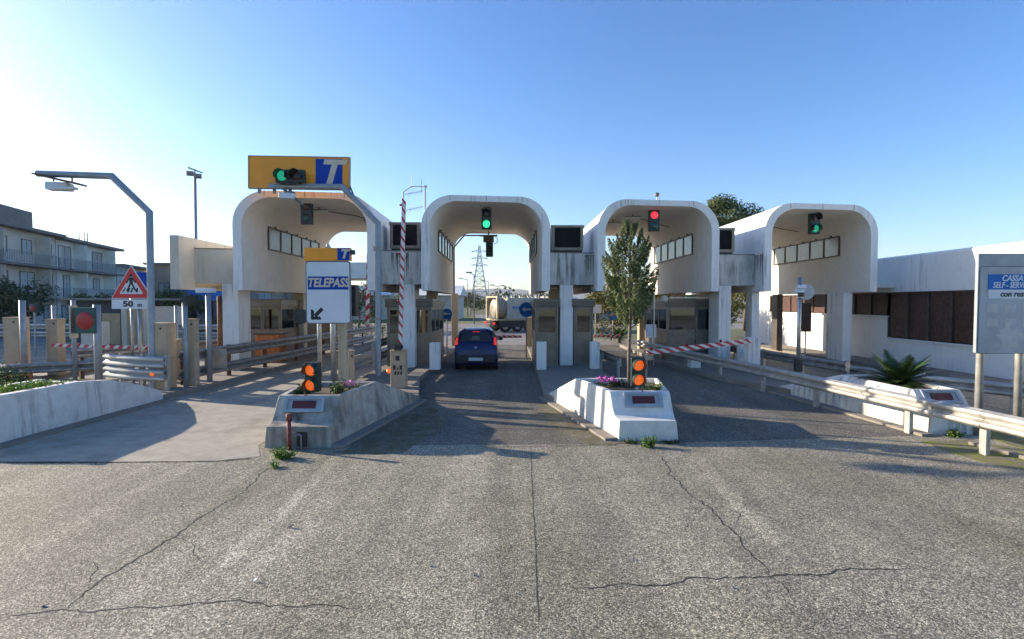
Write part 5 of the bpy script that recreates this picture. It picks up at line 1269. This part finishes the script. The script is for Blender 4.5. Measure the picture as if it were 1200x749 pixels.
# ================================================================ VEHICLES
def car(x, y, rz, label, paint, lights=False, group=None):
    """small upright hatchback, tail towards local -y"""
    t = thing('parked_car' if not lights else 'hatchback_car', label, 'car', (x, y, 0), rz, group)
    S = [(0.0, .70, .30, .60, .63, .60), (.03, .765, .23, .86, .90, .66), (.08, .785, .22, .98, 1.02, .65), (.20, .79, .20, 1.0, 1.26, .615), (.32, .79, .20, 1.0, 1.46, .58), (.48, .79, .20, 1.0, 1.515, .57),
         (1.3, .79, .19, .99, 1.53, .575), (2.05, .79, .19, .98, 1.49, .57), (2.45, .79, .19, .97, 1.30, .59), (2.78, .79, .20, .96, 1.06, .64), (3.05, .785, .20, .93, .985, .66), (3.38, .755, .22, .80, .87, .62), (3.50, .72, .26, .66, .74, .58), (3.54, .66, .32, .55, .60, .52)]
    mb = MB(); rows = []
    for (yy, hw, zb, be, zr, rh) in S:
        half = [(hw * .90, zb), (hw * .985, zb + .10), (hw, .5 if be > .56 else be * .9), (hw * .995, (be + .5) / 2 if be > .6 else be * .95), (hw * .975, be), (rh + .02, max(be + .01, zr - .07)), (rh - .10, zr), (rh * .4, zr + .012)]
        rows.append([mb.v((a, yy, z)) for a, z in half] + [mb.v((-a, yy, z)) for a, z in half[::-1]])
    for r0, r1 in zip(rows, rows[1:]):
        n = len(r0)
        for k in range(n): mb.f([r0[k], r0[(k + 1) % n], r1[(k + 1) % n], r1[k]])
    mb.f(rows[0][::-1]); mb.f(rows[-1])
    mb.build('body', paint, t, local=True, autos=38)
    g = MB(); g.extr([(-.585, .095, 1.07), (.585, .095, 1.07), (.50, .262, 1.405), (-.50, .262, 1.405)], (0, -.012, .004)); w_ = g.build('rear_window', M_gl_car if False else M_dark, t, local=True)
    if lights:
        hr = MB()
        for sx in (-.25, .22): hr.box(sx - .13, sx + .13, .118, .125, 1.13, 1.30)
        M_seen = MATS.get('seen_through') or simple('seen_through', (.13, .15, .12), .3, var=.35, vs=9)
        hr2 = MB(); hr2.extr([(-.16, .110, 1.13), (.14, .110, 1.13), (.12, .160, 1.26), (-.14, .160, 1.26)], (0, -.012, .004)); hr2.build('glass_reflection', M_seen, w_, local=True); hr.bm.free()
    for s in (-1, 1):
        g = MB(); 
        for ya, yb in ((.48, 1.22), (1.30, 2.08)):
            g.extr([(s * .775, ya, 1.04), (s * .775, yb + (.18 if ya > 1 else 0), 1.04), (s * .612, yb - (.0 if ya > 1 else 0), 1.42), (s * .612, ya, 1.43)], (s * .012, 0, .004))
        g.build('side_window', M_dark, t, local=True)
    g = MB(); g.extr([(-.62, 2.80, 1.08), (.62, 2.80, 1.08), (.53, 2.16, 1.45), (-.53, 2.16, 1.45)], (0, .012, .012)); g.build('windscreen', M_dark, t, local=True)
    bp = MB(); bp.box(-.74, .74, -.035, .12, .30, .56); bp.build('bumper', M_dark if lights else paint, t, local=True, bevel=.03)
    pl = MB(); pl.box(-.26, .26, -.045, -.036, .38, .49); pl.build('number_plate', M_plate, t, local=True)
    for s in (-1, 1):
        tl = MB(); tl.extr([(s * .66, .035, .95), (s * .775, .055, .95), (s * .735, .16, 1.22), (s * .655, .14, 1.22)], (0, -.03, 0)); tl.build('tail_light', M_tail if lights else M_redlens, t, local=True, bevel=.01)
        ml = MB(); ml.ball((s * .90, 2.42, 1.02), .1, 10, (1, .6, .75)); ml.tube([(s * .78, 2.42, .99), (s * .90, 2.42, 1.0)], .02, 6); ml.build('wing_mirror', M_dark, t, local=True, smooth=True)
        for yy in (.60, 2.88):
            wm = MB(); wm.tube([(s * .60, yy, .285), (s * .80, yy, .285)], .285, 20); wo = wm.build('wheel', M_tyre, t, local=True, bevel=.02)
            rm = MB(); rm.tube([(s * .795, yy, .285), (s * .81, yy, .285)], .19, 16); rm.build('rim', M_rim, wo, local=True)
    if lights:
        st = MB(); st.box(-.13, .13, .225, .25, 1.415, 1.44); st.build('stop_lamp', M_tail, t, local=True)
        em = MB(); em.tube([(0, .03, .86), (0, .0, .86)], .045, 16); em.build('badge', M_gal, t, local=True)
        hd = MB(); hd.box(-.17, .17, -.004, .03, .72, .76); hd.box(-.7, .7, .005, .03, .575, .59); hd.build('handle', M_dark, t, local=True)
        wp = MB(); wp.tube([(0, .08, 1.07), (-.28, .10, 1.13)], .008, 5); wp.build('wiper', M_dark, t, local=True)
    return t
car(-1.33, 18.75, R(1), 'dark blue hatchback stopped in the middle lane with red tail lights on', M_carblue, True)
p = G(545, 373); car(p.x - .5, 72, R(60), 'mid blue car far off left of the tanker', M_carblue2, group='cars parked on the far road')
car(-9.5, 76, R(64), 'second bluish car far off, left behind the mid blue one', M_carblue2, group='cars parked on the far road')
p = G(706, 378, 0); car(10.6, 62, R(80), 'small dark car far off behind the white and red board', M_dark, group='cars parked on the far road')
car(13.5, 66, R(78), 'silver car far off left of the cypress trunk', M_carsilver, group='cars parked on the far road')

# tanker semi trailer
ph = R(26); t = thing('tanker_truck', 'silver tank container lorry crossing behind the middle gate', 'truck', (-1.25, 43, 0), ph)
L_ = 5.6
mb = MB()
for k in range(2):
    for yy in (0, 2.25):
        pass
seg = 20; rings = []
prof_t = [(.12, .35), (.2, .75), (.35, .92), (.5, .96)] + [(.5 + i * (L_ - 1) / 10, .96) for i in range(1, 10)] + [(L_ - .5, .96), (L_ - .3, .9), (L_ - .15, .4)]
for xx, r in prof_t: rings.append([mb.v((xx, 1.2 + math.cos(2 * math.pi * k / seg) * r * 1.1, 2.02 + math.sin(2 * math.pi * k / seg) * r * .98)) for k in range(seg)])
for a, b2 in zip(rings, rings[1:]):
    for k in range(seg): mb.f([a[k], a[(k + 1) % seg], b2[(k + 1) % seg], b2[k]])
mb.f(rings[0][::-1]); mb.f(rings[-1]); tk = mb.build('tank', M_tankdirty, t, local=True, smooth=True)
mb = MB(); mb.box(1.0, L_ - .14, .12, 2.28, 1.14, 2.93)
x = 1.0
while x < L_ - .3: mb.box(x, x + .10, .085, .119, 1.16, 2.91); mb.box(x, x + .10, .15, 2.25, 2.931, 2.96); x += .24
mb.build('cladding', M_tank, t, local=True)
mb = MB()
for xx in (.9, 1.7, 2.5, 3.3, 4.1, 4.9): mb.tube([(xx, .6, 2.93), (xx, .6, 3.10)], .13, 10)
mb.build('valve', M_gal, tk, local=True)
mb = MB()
for i in range(7): mb.box(1.5 + i * .27, 1.66 + i * .27, .07, .084, 1.98, 2.2)
mb.build('lettering', M_bluedim, tk, local=True)
mb = MB()
for xx in (0, L_ - .12):
    mb.box(xx, xx + .12, 0, .14, 1.0, 3.08); mb.box(xx, xx + .12, 2.26, 2.4, 1.0, 3.08); mb.box(xx, xx + .12, .14, 2.26, 1.0, 1.14); mb.box(xx, xx + .12, .14, 2.26, 2.94, 3.08)
mb.extr([(0.02, .14, 2.94), (0.02, .26, 2.94), (0.02, .14, 2.5)], (.06, 0, 0)); mb.extr([(0.02, 2.26, 2.94), (0.02, 2.14, 2.94), (0.02, 2.26, 2.5)], (.06, 0, 0))
mb.box(0, L_, .0, .10, 1.0, 1.12); mb.box(0, L_, 2.3, 2.4, 1.0, 1.12); mb.build('frame', M_tankend, t, local=True)
mb = MB(); mb.box(-.1, L_ + 1.6, .5, 1.9, .72, .98); mb.box(-.15, -.05, .05, 2.35, .40, .62); mb.box(.3, L_ - .4, -.0, .12, .42, .95); mb.build('chassis', M_dark, t, local=True)
for yy in (.30, 2.1):
    mb = MB(); mb.box(-.2, -.14, yy - .25, yy + .25, .66, .86); mb.build('tail_light', M_tail, t, local=True)
for xx in (.8, 1.95, 3.1, L_ + .6):
    for yy in (.05, 2.05):
        mb = MB(); mb.tube([(xx, yy, .47), (xx, yy + .3, .47)], .47, 18); wo = mb.build('wheel', M_tyre, t, local=True, bevel=.03); rm = MB(); rm.tube([(xx, yy - .01, .47), (xx, yy + .05, .47)], .24, 14); rm.build('rim', M_rim, wo, local=True)
mb = MB(); mb.box(L_ + .7, L_ + 2.5, .05, 2.35, .55, 3.0); cb = mb.build('cab', M_signwhite, t, local=True, bevel=.15)
mb = MB(); mb.box(L_ + 1.4, L_ + 2.1, .02, .045, 1.75, 2.5); mb.build('window', M_dark, cb, local=True)
mb = MB(); mb.tube([(L_ + 2.0, .05, .47), (L_ + 2.0, .35, .47)], .47, 18); mb.build('wheel', M_tyre, t, local=True)

# ================================================================ OFFICE BUILDING AT THE RIGHT
t = thing('office_building', 'long low white office with brown shuttered windows and curved roof edge', 'building', (15.6, 22, 0))
X0 = 15.6
def wallpiece(y0, y1, z0, z1, mat=M_white, x0=X0, x1=X0 + .25, name='wall', **k):
    mb = MB(); mb.box(x0, x1, y0, y1, z0, z1); return mb.build(name, mat, t, **k)
ZR = 4.25
mb = MB()
def wp_(y0, y1, z0, z1): mb.box(X0, X0 + .25, y0, y1, z0, z1)
# openings: A y 16.2..21.3 z 1.05..2.93 ; B y 21.3..31 z 1.96..2.93
mb.box(X0, X0 + .25, 7, 16.2, 0, 2.94); mb.box(X0, X0 + .25, 16.2, 21.3, 0, 1.05); mb.box(X0, X0 + .25, 21.3, 31, 0, 1.96); mb.box(X0, X0 + .25, 31, 33, 0, 2.94)
mb.build('wall', M_white, t)
# upper fascia with a rounded top edge
mb = MB(); pr = [(X0, 2.94), (X0, ZR + .06), (X0 + .04, ZR + .12), (X0 + .12, ZR + .15), (X0 + 12, ZR + .3), (X0 + 12, 2.94)]
mb.extr([(x, 7, z) for x, z in pr], (0, 26, 0)); mb.build('roof', M_white, t, autos=25)
mb = MB(); mb.box(X0 + .25, X0 + 12, 7, 7.25, 0, 2.935); mb.box(X0 + .25, X0 + 12, 32.75, 33, 0, 2.935); mb.box(X0 + 11.75, X0 + 12, 7.25, 32.75, 0, 2.935); mb.build('rear_wall', M_white, t)
for (ya, yb, za, n) in ((16.2, 21.3, 1.05, 5), (21.3, 31, 1.96, 9)):
    sh = MB(); wd = (yb - ya) / n
    for i in range(n):
        a = ya + i * wd + .05
        k = 0
        while a + k * .062 < ya + (i + 1) * wd - .08: sh.box(X0 + .10 + (.02 if i % 2 else 0), X0 + .13 + (.02 if i % 2 else 0), a + k * .062, a + k * .062 + .05, za + .05, 2.90); k += 1
    w_ = sh.build('shutter', M_shutter, t)
    fm = MB(); fm.box(X0 + .16, X0 + .2, ya, yb, za, 2.938)
    fm.build('backing', M_louvre, w_)
    fm = MB()
    for i in range(n + 1): fm.box(X0 + .04, X0 + .12, ya + i * wd - .04, ya + i * wd + .04, za + .03, 2.92)
    fm.box(X0 + .04, X0 + .12, ya, yb, 2.88, 2.935); fm.build('frame', M_frame, w_)
    sl = MB(); sl.box(X0 - .07, X0 + .10, ya - .04, yb + .04, za - .05, za + .012); sl.build('sill', M_white, w_)
mb = MB(); mb.box(14.75, X0 - .003, 20.9, 24.0, 3.12, 3.28); mb.build('ledge', M_white, t)
t2 = small_board(945, 372, 23.0, .45, 1.3, 'tall brown notice board in front of the office, right of the camera mast', M_brick)

# orange machine under the leftmost portal
t = thing('service_machine', 'low orange machine with red lettered panel behind the double guard rail', 'machine', (-9.75, 20.2, .15))
mb = MB(); mb.box(-10.15, -9.2, 20.2, 20.9, .15, 1.25); mb.build('cabinet', M_machine, t, bevel=.03)
mb = MB(); mb.box(-10.1, -9.25, 20.18, 20.197, .72, .95); mb.build('panel', M_redpaint, t)
mb = MB(); mb.box(-10.2, -9.15, 20.15, 20.95, 1.25, 1.30); mb.build('lid', M_dark, t)

# ================================================================ HOUSES BEHIND, LEFT
def flats(Ax, Ay, rz, Ln, floors, mat, label, depth=10, fh=3.0, bays=4, seed=1, parapet=.35, base_shop=False, balc=True, blk=None):
    rr = random.Random(seed); t = thing('apartment_building', label, 'building', (Ax, Ay, 0), rz, 'flats beyond the left lanes')
    H = floors * fh + parapet
    mb = MB(); mb.box(0, Ln, 0, depth, 0, H - .3); mb.build('wall', mat, t, local=True)
    mb = MB(); mb.box(-.25, Ln + .25, -.9, depth + .3, H - .3, H); rf = mb.build('roof', M_slab, t, local=True, bevel=.03)
    if blk:
        mb = MB(); mb.box(blk[0], blk[1], 1, 6, H, H + blk[2]); mb.build('stair_tower', M_slab, rf, local=True)
    for k in range(3):
        x = rr.uniform(1, Ln - 1); mb = MB(); mb.tube([(x, 1.5, H), (x, 1.5, H + rr.uniform(.8, 1.6))], .05, 6); mb.box(x - .5, x + .4, 1.48, 1.52, H + .7, H + .74); mb.build('aerial', M_alud, rf, local=True)
    bw = Ln / bays
    for f in range(floors):
        z0 = f * fh
        if f > 0 and balc:
            mb = MB(); mb.box(.2, Ln - .2, -1.3, -.001, z0 - .22, z0); bo = mb.build('balcony', M_slab, t, local=True)
            rl = MB(); rl.tube([(.25, -1.25, z0 + 1.0), (Ln - .25, -1.25, z0 + 1.0)], .035, 4); rl.tube([(.25, -1.25, z0 + .12), (Ln - .25, -1.25, z0 + .12)], .025, 4)
            x = .25
            while x < Ln - .2: rl.box(x - .015, x + .015, -1.265, -1.235, z0 + .1, z0 + 1.0); x += .22
            rl.build('railing', M_galp, bo, local=True)
            for q in range(1, bays, 2): dv = MB(); dv.box(bw * q - .06, bw * q + .06, -1.2, -.002, z0 + .002, z0 + fh - .32); dv.build('party_screen', mat, bo, local=True)
        for b3 in range(bays):
            xc = bw * (b3 + .5) + rr.uniform(-.3, .3); door = f > 0 and rr.random() < .6
            w_, zb_, zt_ = (rr.uniform(1.1, 2.2), z0 + .05, z0 + 2.3) if door else (1.3, z0 + .95, z0 + 2.25)
            mb = MB(); mb.box(xc - w_ / 2, xc + w_ / 2, -.03, -.002, zb_, zt_); wi = mb.build('window', M_winpale if rr.random() < .6 else M_pane, t, local=True)
            mb = MB(); mb.box(xc - w_ / 2 - .07, xc - w_ / 2, -.06, -.002, zb_, zt_ + .07); mb.box(xc + w_ / 2, xc + w_ / 2 + .07, -.06, -.002, zb_, zt_ + .07); mb.box(xc - w_ / 2, xc + w_ / 2, -.06, -.002, zt_, zt_ + .07); mb.box(xc - .02, xc + .02, -.045, -.031, zb_, zt_); mb.build('frame', M_alud, wi, local=True)
    return t
dirx, diry = -.283, 1; dl = math.hypot(dirx, diry); rz = math.atan2(diry, dirx)
def at(D): return (-44 + dirx * (D - 45), D)
flats(*at(33), rz, (51.6 - 33) * dl, 3, M_plaster_a, 'grey beige flats at the far left edge with a square stair tower on the roof', seed=3, bays=6, blk=(10.5, 17.8, 1.9))
flats(*at(51.8), rz, (64 - 51.8) * dl, 3, M_plaster_b, 'pale flats with long balconies, second from the left edge', seed=5, bays=4, parapet=.2)
flats(*at(64.3), rz, 9, 2, M_plaster_b, 'lower pale building closing the row of flats', seed=8, bays=3, parapet=1.4)
flats(-51, 72, R(8), 17, 2, M_plaster_c, 'brown flat roofed house behind the pedestrian triangle', seed=11, bays=5, parapet=2.1, depth=8)
t = flats(-39.5, 80, R(-8), 8, 2, M_plaster_a, 'narrow grey house left of the cream beam', seed=14, bays=2, parapet=2.6)
# blue fronted shop
t = thing('shop_building', 'low dark shop with a wide blue fascia under the cream beam', 'building', (-28, 45, 0))
mb = MB(); mb.box(-29.9, -26.4, 45.3, 50, 0, 2.7); mb.build('wall', M_navywall, t)
mb = MB(); mb.box(-30, -26.3, 45, 50.2, 2.7, 3.9); mb.build('fascia', M_bluedim, t)
for x in (-29, -27.3): mb = MB(); mb.box(x - .6, x + .6, 45.27, 45.297, .3, 2.3); mb.build('window', M_pane, t)
# low kiosk with tan door
t = thing('gate_kiosk', 'low blue black kiosk with a tan door and cream side wall', 'kiosk', (-20.5, 27, 0))
xa, xb = W(90, 400, 27).x, W(146, 400, 27).x
mb = MB(); mb.box(xa, xb, 27, 30, 0, 2.62); mb.build('wall', M_navywall, t)
xc, xd = W(121, 400, 27).x, W(142, 400, 27).x; mb = MB(); mb.box(xc, xd, 26.96, 26.998, .3, 1.95); mb.build('door', M_tan_door, t)
xe = W(172, 400, 27).x; mb = MB(); mb.box(xb + .003, xe, 26.8, 30, 0, 2.3); mb.build('side_wall', M_cream, t)
for x in (151, 158, 165): q = W(x, 400, 26.76).x; mb = MB(); mb.box(q - .09, q + .09, 26.76, 26.797, 0, 2.3); mb.build('rib', M_tan_door, t)
mb = MB(); mb.box(xa - .4, xe + .3, 26.5, 30.3, 2.63, 2.75); mb.build('roof', M_slab, t, bevel=.01)
xa, xb = W(95, 400, 24).x, W(121, 400, 24).x; mb = MB(); mb.box(xa, xb, 24, 24.4, 0, 1.6); o = mb.build('low_wall', M_cream); recenter(o, (xa, 24, 0)); tag(o, 'short cream wall in front of the kiosk, behind the red disc signal', 'wall')
mb = MB(); a = W(-8, 400, 15.9).x; c = W(38, 400, 15.9).x; mb.box(a, c, 15.4, 15.9, .15, .42); o = mb.build('plant_trough', M_terra, bevel=.03); recenter(o, (a, 15.4, .15)); tag(o, 'long terracotta trough at the foot of the far left tan column', 'trough')
# grey canopy behind the T lane
t = thing('station_canopy', 'grey flat canopy on columns beyond the T sign lane', 'canopy', (-16, 52, 0))
mb = MB(); mb.box(-18.5, -11.5, 52, 58, 5.0, 6.6); mb.build('fascia', M_plaster_b, t)
for x in (-17.8, -12.3): mb = MB(); mb.box(x - .2, x + .2, 53, 53.4, 0, 5.0); mb.build('column', M_gal, t)
t = thing('store_building', 'long pale low building with grey roof beyond the T sign lane', 'building', (-20, 75, 0))
mb = MB(); mb.box(-30, -8, 75, 85, 0, 3.6); mb.build('wall', M_plaster_a, t)
mb = MB(); mb.extr([(-30.5, 74.5, 3.6), (-30.5, 80, 5.2), (-30.5, 85.5, 3.6)], (23, 0, 0)); mb.build('roof', M_plaster_b, t)
for x in range(-28, -9, 4): mb = MB(); mb.box(x - .8, x + .8, 74.96, 74.998, 1, 2.6); mb.build('window', M_pane, t)

# ================================================================ TREES AND HEDGES
tree('dense_tree', 'dark leafy tree before the grey beige flats at the far left edge', -36.5, 37.5, 4.4, 2.6, M_leaf_dk, 5200, .22, cb=.1, clumps=18)
tree('dense_tree', 'dark spreading tree just right of the far left one, below the balconies', -32.0, 39, 3.3, 2.3, M_leaf_dk, 4600, .22, cb=.1, clumps=16)
tree('dense_tree', 'olive green tree beyond the red disc signal', -28.0, 41, 3.9, 2.3, M_leaf_pine, 3600, .20, cb=.15)
tree('dense_tree', 'dark tree between the kiosk and the pale flats', -33.5, 52, 4.2, 2.6, M_leaf_dk, 3600, .26, cb=.1)
tree('dense_tree', 'dark tree left of the blue shop fascia', -27.6, 43, 3.6, 2.0, M_leaf_dk, 3000, .2, cb=.1)
tree('pine_tree', 'tall umbrella pine rising behind the cypress portal', 18.6, 45, 11.9, 2.9, M_leaf_pine, 9000, .24, ch=5.0, clumps=22, squash=.7)
tree('pine_tree', 'darker round crown right beside the tall umbrella pine', 20.9, 46, 10.0, 1.9, M_leaf_dk, 4200, .22, ch=3.6, clumps=12)
tree('pine_tree', 'tree top just showing over the cypress portal roof', 16.6, 47, 11.6, 1.0, M_leaf_pine, 900, .2, ch=1.6, clumps=6)
tree('broadleaf_tree', 'yellow green tree behind the cypress, left part', 6.6, 34, 4.2, 2.0, M_leaf_yel, 5200, .17, cb=.12, clumps=18)
tree('broadleaf_tree', 'yellow green tree behind the cypress, right part', 9.3, 33, 4.4, 2.1, M_leaf_yel, 5200, .17, cb=.12, clumps=18)
tree('broadleaf_tree', 'yellow green tree seen between the last two portals', 15.2, 36, 4.6, 2.0, M_leaf_yel, 4200, .17, cb=.1, clumps=16)
tree('broadleaf_tree', 'olive tree seen below the beam of the last two portals', 13.2, 38, 4.2, 1.8, M_leaf_pine, 3600, .17, cb=.1, clumps=14)
tree('broadleaf_tree', 'bushy green tree beyond the T sign lane', -13.2, 44, 4.4, 2.2, M_leaf_pine, 3600, .2, cb=.1)
tree('broadleaf_tree', 'small reddish green tree beyond the raised far barrier', -9.6, 46, 4.0, 1.6, M_leaf_yel, 2600, .18, cb=.12)
for i, (x, y, h, cr, lf, lab) in enumerate(((-8.5, 105, 4.6, 3.2, M_leaf_dk, 'round dark tree far off at the left of the middle gate view'), (-3.6, 98, 4.0, 2.6, M_leaf_dk, 'dark tree far off behind the tanker end frame'), (1.5, 110, 4.3, 3, M_leaf_pine, 'olive tree far off above the tanker'), (-14, 120, 5, 3.4, M_leaf_pine, 'olive tree far off by the distant lamps'))):
    tree('far_tree', lab, x, y, h, cr, lf, 1500, .36, cb=.1, clumps=10)
def hedge(x0, x1, y, h, label, mat, n, size):
    t = thing('hedge', label, 'hedge', ((x0 + x1) / 2, y, 0)); mb = MB(); bl = []
    x = x0
    while x < x1: bl.append(((x, y, h * .5), (.7, .6, h * .55 * random.uniform(.85, 1.1)))); x += .6
    blob_leaves(mb, bl, n, size, shell=.7); mb.build('foliage', mat, t); st = MB(); x = x0
    while x < x1: st.tube([(x, y, 0), (x, y, h * .6)], .03, 5); x += 1.2
    st.build('stems', M_bark, t)
hedge(-30, -18.5, 33.5, 1.65, 'yellow green clipped hedge behind the pale crossing guard rail', M_leaf_yel, 6500, .10)
hedge(-17.5, -7.5, 36, 1.3, 'green hedge at the end of the T sign lane', M_leaf_md, 5000, .10)
# far mass of woodland
mb = MB(); bl = []
rw = random.Random(9)
for i in range(150):
    x = rw.uniform(-330, 330); y = rw.uniform(170, 330); s = rw.uniform(4, 9); bl.append(((x, y, s * .35), (s, s, s * rw.uniform(.5, .75))))
blob_leaves(mb, bl, 17000, 1.3, flat=.7, shell=.7); mb.build('woodland', M_leaf_dk, kind='stuff')
mb = MB(); mb.prism([(2, 36), (20, 34), (26, 48), (4, 56)], -.02, .012); struct('grass_verge', mb, M_moss)
mb = MB(); mb.prism([(-30, 32.5), (-8, 34), (-8, 37), (-30, 35)], -.02, .012); struct('grass_verge', mb, M_moss)
mb = MB(); mb.prism([(-9, 62), (-3.5, 60), (-2.5, 75), (-10, 80)], -.02, .014); struct('grass_verge', mb, M_moss)
# aggregate chips scattered on the road
rc = random.Random(5)
def chips():
    mb = MB()
    for i in range(70):
        x = rc.uniform(-7, 8); y = rc.uniform(2.8, 9); s = rc.uniform(.006, .016)
        mb.ball((x, y, s * .5), s, 6, (1, rc.uniform(.6, 1), .6))
    mb.build('gravel', M_seal, kind='stuff')
chips()
for i in range(26):
    x, y = rc.uniform(-6, 7), rc.uniform(3.2, 8.6)
    mb = MB(); mb.leaf((x, y, .02), (rc.uniform(-.4, .4), rc.uniform(-.4, .4), 1), .06, .035)
    mb.bm.free()
def litter(x, y, s, label, mat):
    p = G(x, y); mb = MB(); mb.extr([(p.x - s, p.y, .008), (p.x + s * .6, p.y - s * .5, .012), (p.x + s, p.y + s * .4, .03), (p.x - s * .2, p.y + s * .7, .02)], (0, 0, .006)); o = mb.build('litter', mat); recenter(o, (p.x, p.y, 0)); tag(o, label, 'litter')
litter(340, 619, .035, 'dark crumpled scrap lying on the asphalt below the left planter', M_dark)
litter(299, 682, .02, 'tiny pale scrap on the asphalt in the left foreground', M_signwhite)

# air that fades the far distance
mh = bpy.data.materials.new('haze_air'); mh.use_nodes = True; nt = mh.node_tree; nt.nodes.clear()
om = nt.nodes.new('ShaderNodeOutputMaterial'); pv = nt.nodes.new('ShaderNodeVolumePrincipled'); pv.inputs['Color'].default_value = (.80, .88, 1, 1); pv.inputs['Density'].default_value = .5 / 3500; pv.inputs['Anisotropy'].default_value = .2
nt.links.new(pv.outputs[0], om.inputs['Volume'])
mb = MB(); mb.box(-4200, 4200, -100, 4400, -1.5, 260); mb.build('haze', mh, kind='stuff')

# ================================================================ CAMERA, SUN, SKY
cam = bpy.data.cameras.new('camera'); co = bpy.data.objects.new('camera', cam); COL.objects.link(co)
cam.sensor_width = 36; cam.lens = 18; cam.clip_end = 20000; cam.clip_start = .1
co.location = (0, 0, CZ); co.rotation_euler = (R(90) - PITCH, 0, 0)
sc.camera = co
AZ, EL = R(71), R(16.5)          # sun: degrees left of the view direction, height
sd = Vector((-math.sin(AZ) * math.cos(EL), math.cos(AZ) * math.cos(EL), math.sin(EL)))
sl = bpy.data.lights.new('sun', 'SUN'); so = bpy.data.objects.new('sun', sl); COL.objects.link(so)
sl.energy = 5.0; sl.angle = R(.5); sl.color = (1, .85, .66)
so.rotation_euler = sd.to_track_quat('Z', 'Y').to_euler()
w = bpy.data.worlds.new('World'); sc.world = w; w.use_nodes = True; nt = w.node_tree; nt.nodes.clear()
sk = nt.nodes.new('ShaderNodeTexSky'); sk.sky_type = 'NISHITA'; sk.sun_disc = False
sk.sun_elevation = EL; sk.sun_rotation = SKYROT if 'SKYROT' in globals() else -AZ
sk.air_density = 1.0; sk.dust_density = .8; sk.ozone_density = 3.0; sk.altitude = 50
bg = nt.nodes.new('ShaderNodeBackground'); bg.inputs[1].default_value = .12
ow = nt.nodes.new('ShaderNodeOutputWorld'); hs = nt.nodes.new('ShaderNodeHueSaturation'); hs.inputs['Saturation'].default_value = 1.25; hs.inputs['Hue'].default_value = .509; hs.inputs['Value'].default_value = 1.0; nt.links.new(sk.outputs[0], hs.inputs['Color']); nt.links.new(hs.outputs[0], bg.inputs[0]); nt.links.new(bg.outputs[0], ow.inputs[0])
sc.view_settings.view_transform = 'Standard'; sc.view_settings.look = 'None'; sc.view_settings.gamma = 1
sc.view_settings.exposure = 1.22; sc.view_settings.use_curve_mapping = False
cy = sc.cycles; cy.use_adaptive_sampling = True; cy.adaptive_threshold = .02; cy.use_denoising = True
cy.max_bounces = 6; cy.diffuse_bounces = 4; cy.glossy_bounces = 3; cy.transparent_max_bounces = 12; cy.volume_bounces = 0
cy.sample_clamp_indirect = 6; cy.caustics_reflective = False; cy.caustics_refractive = False
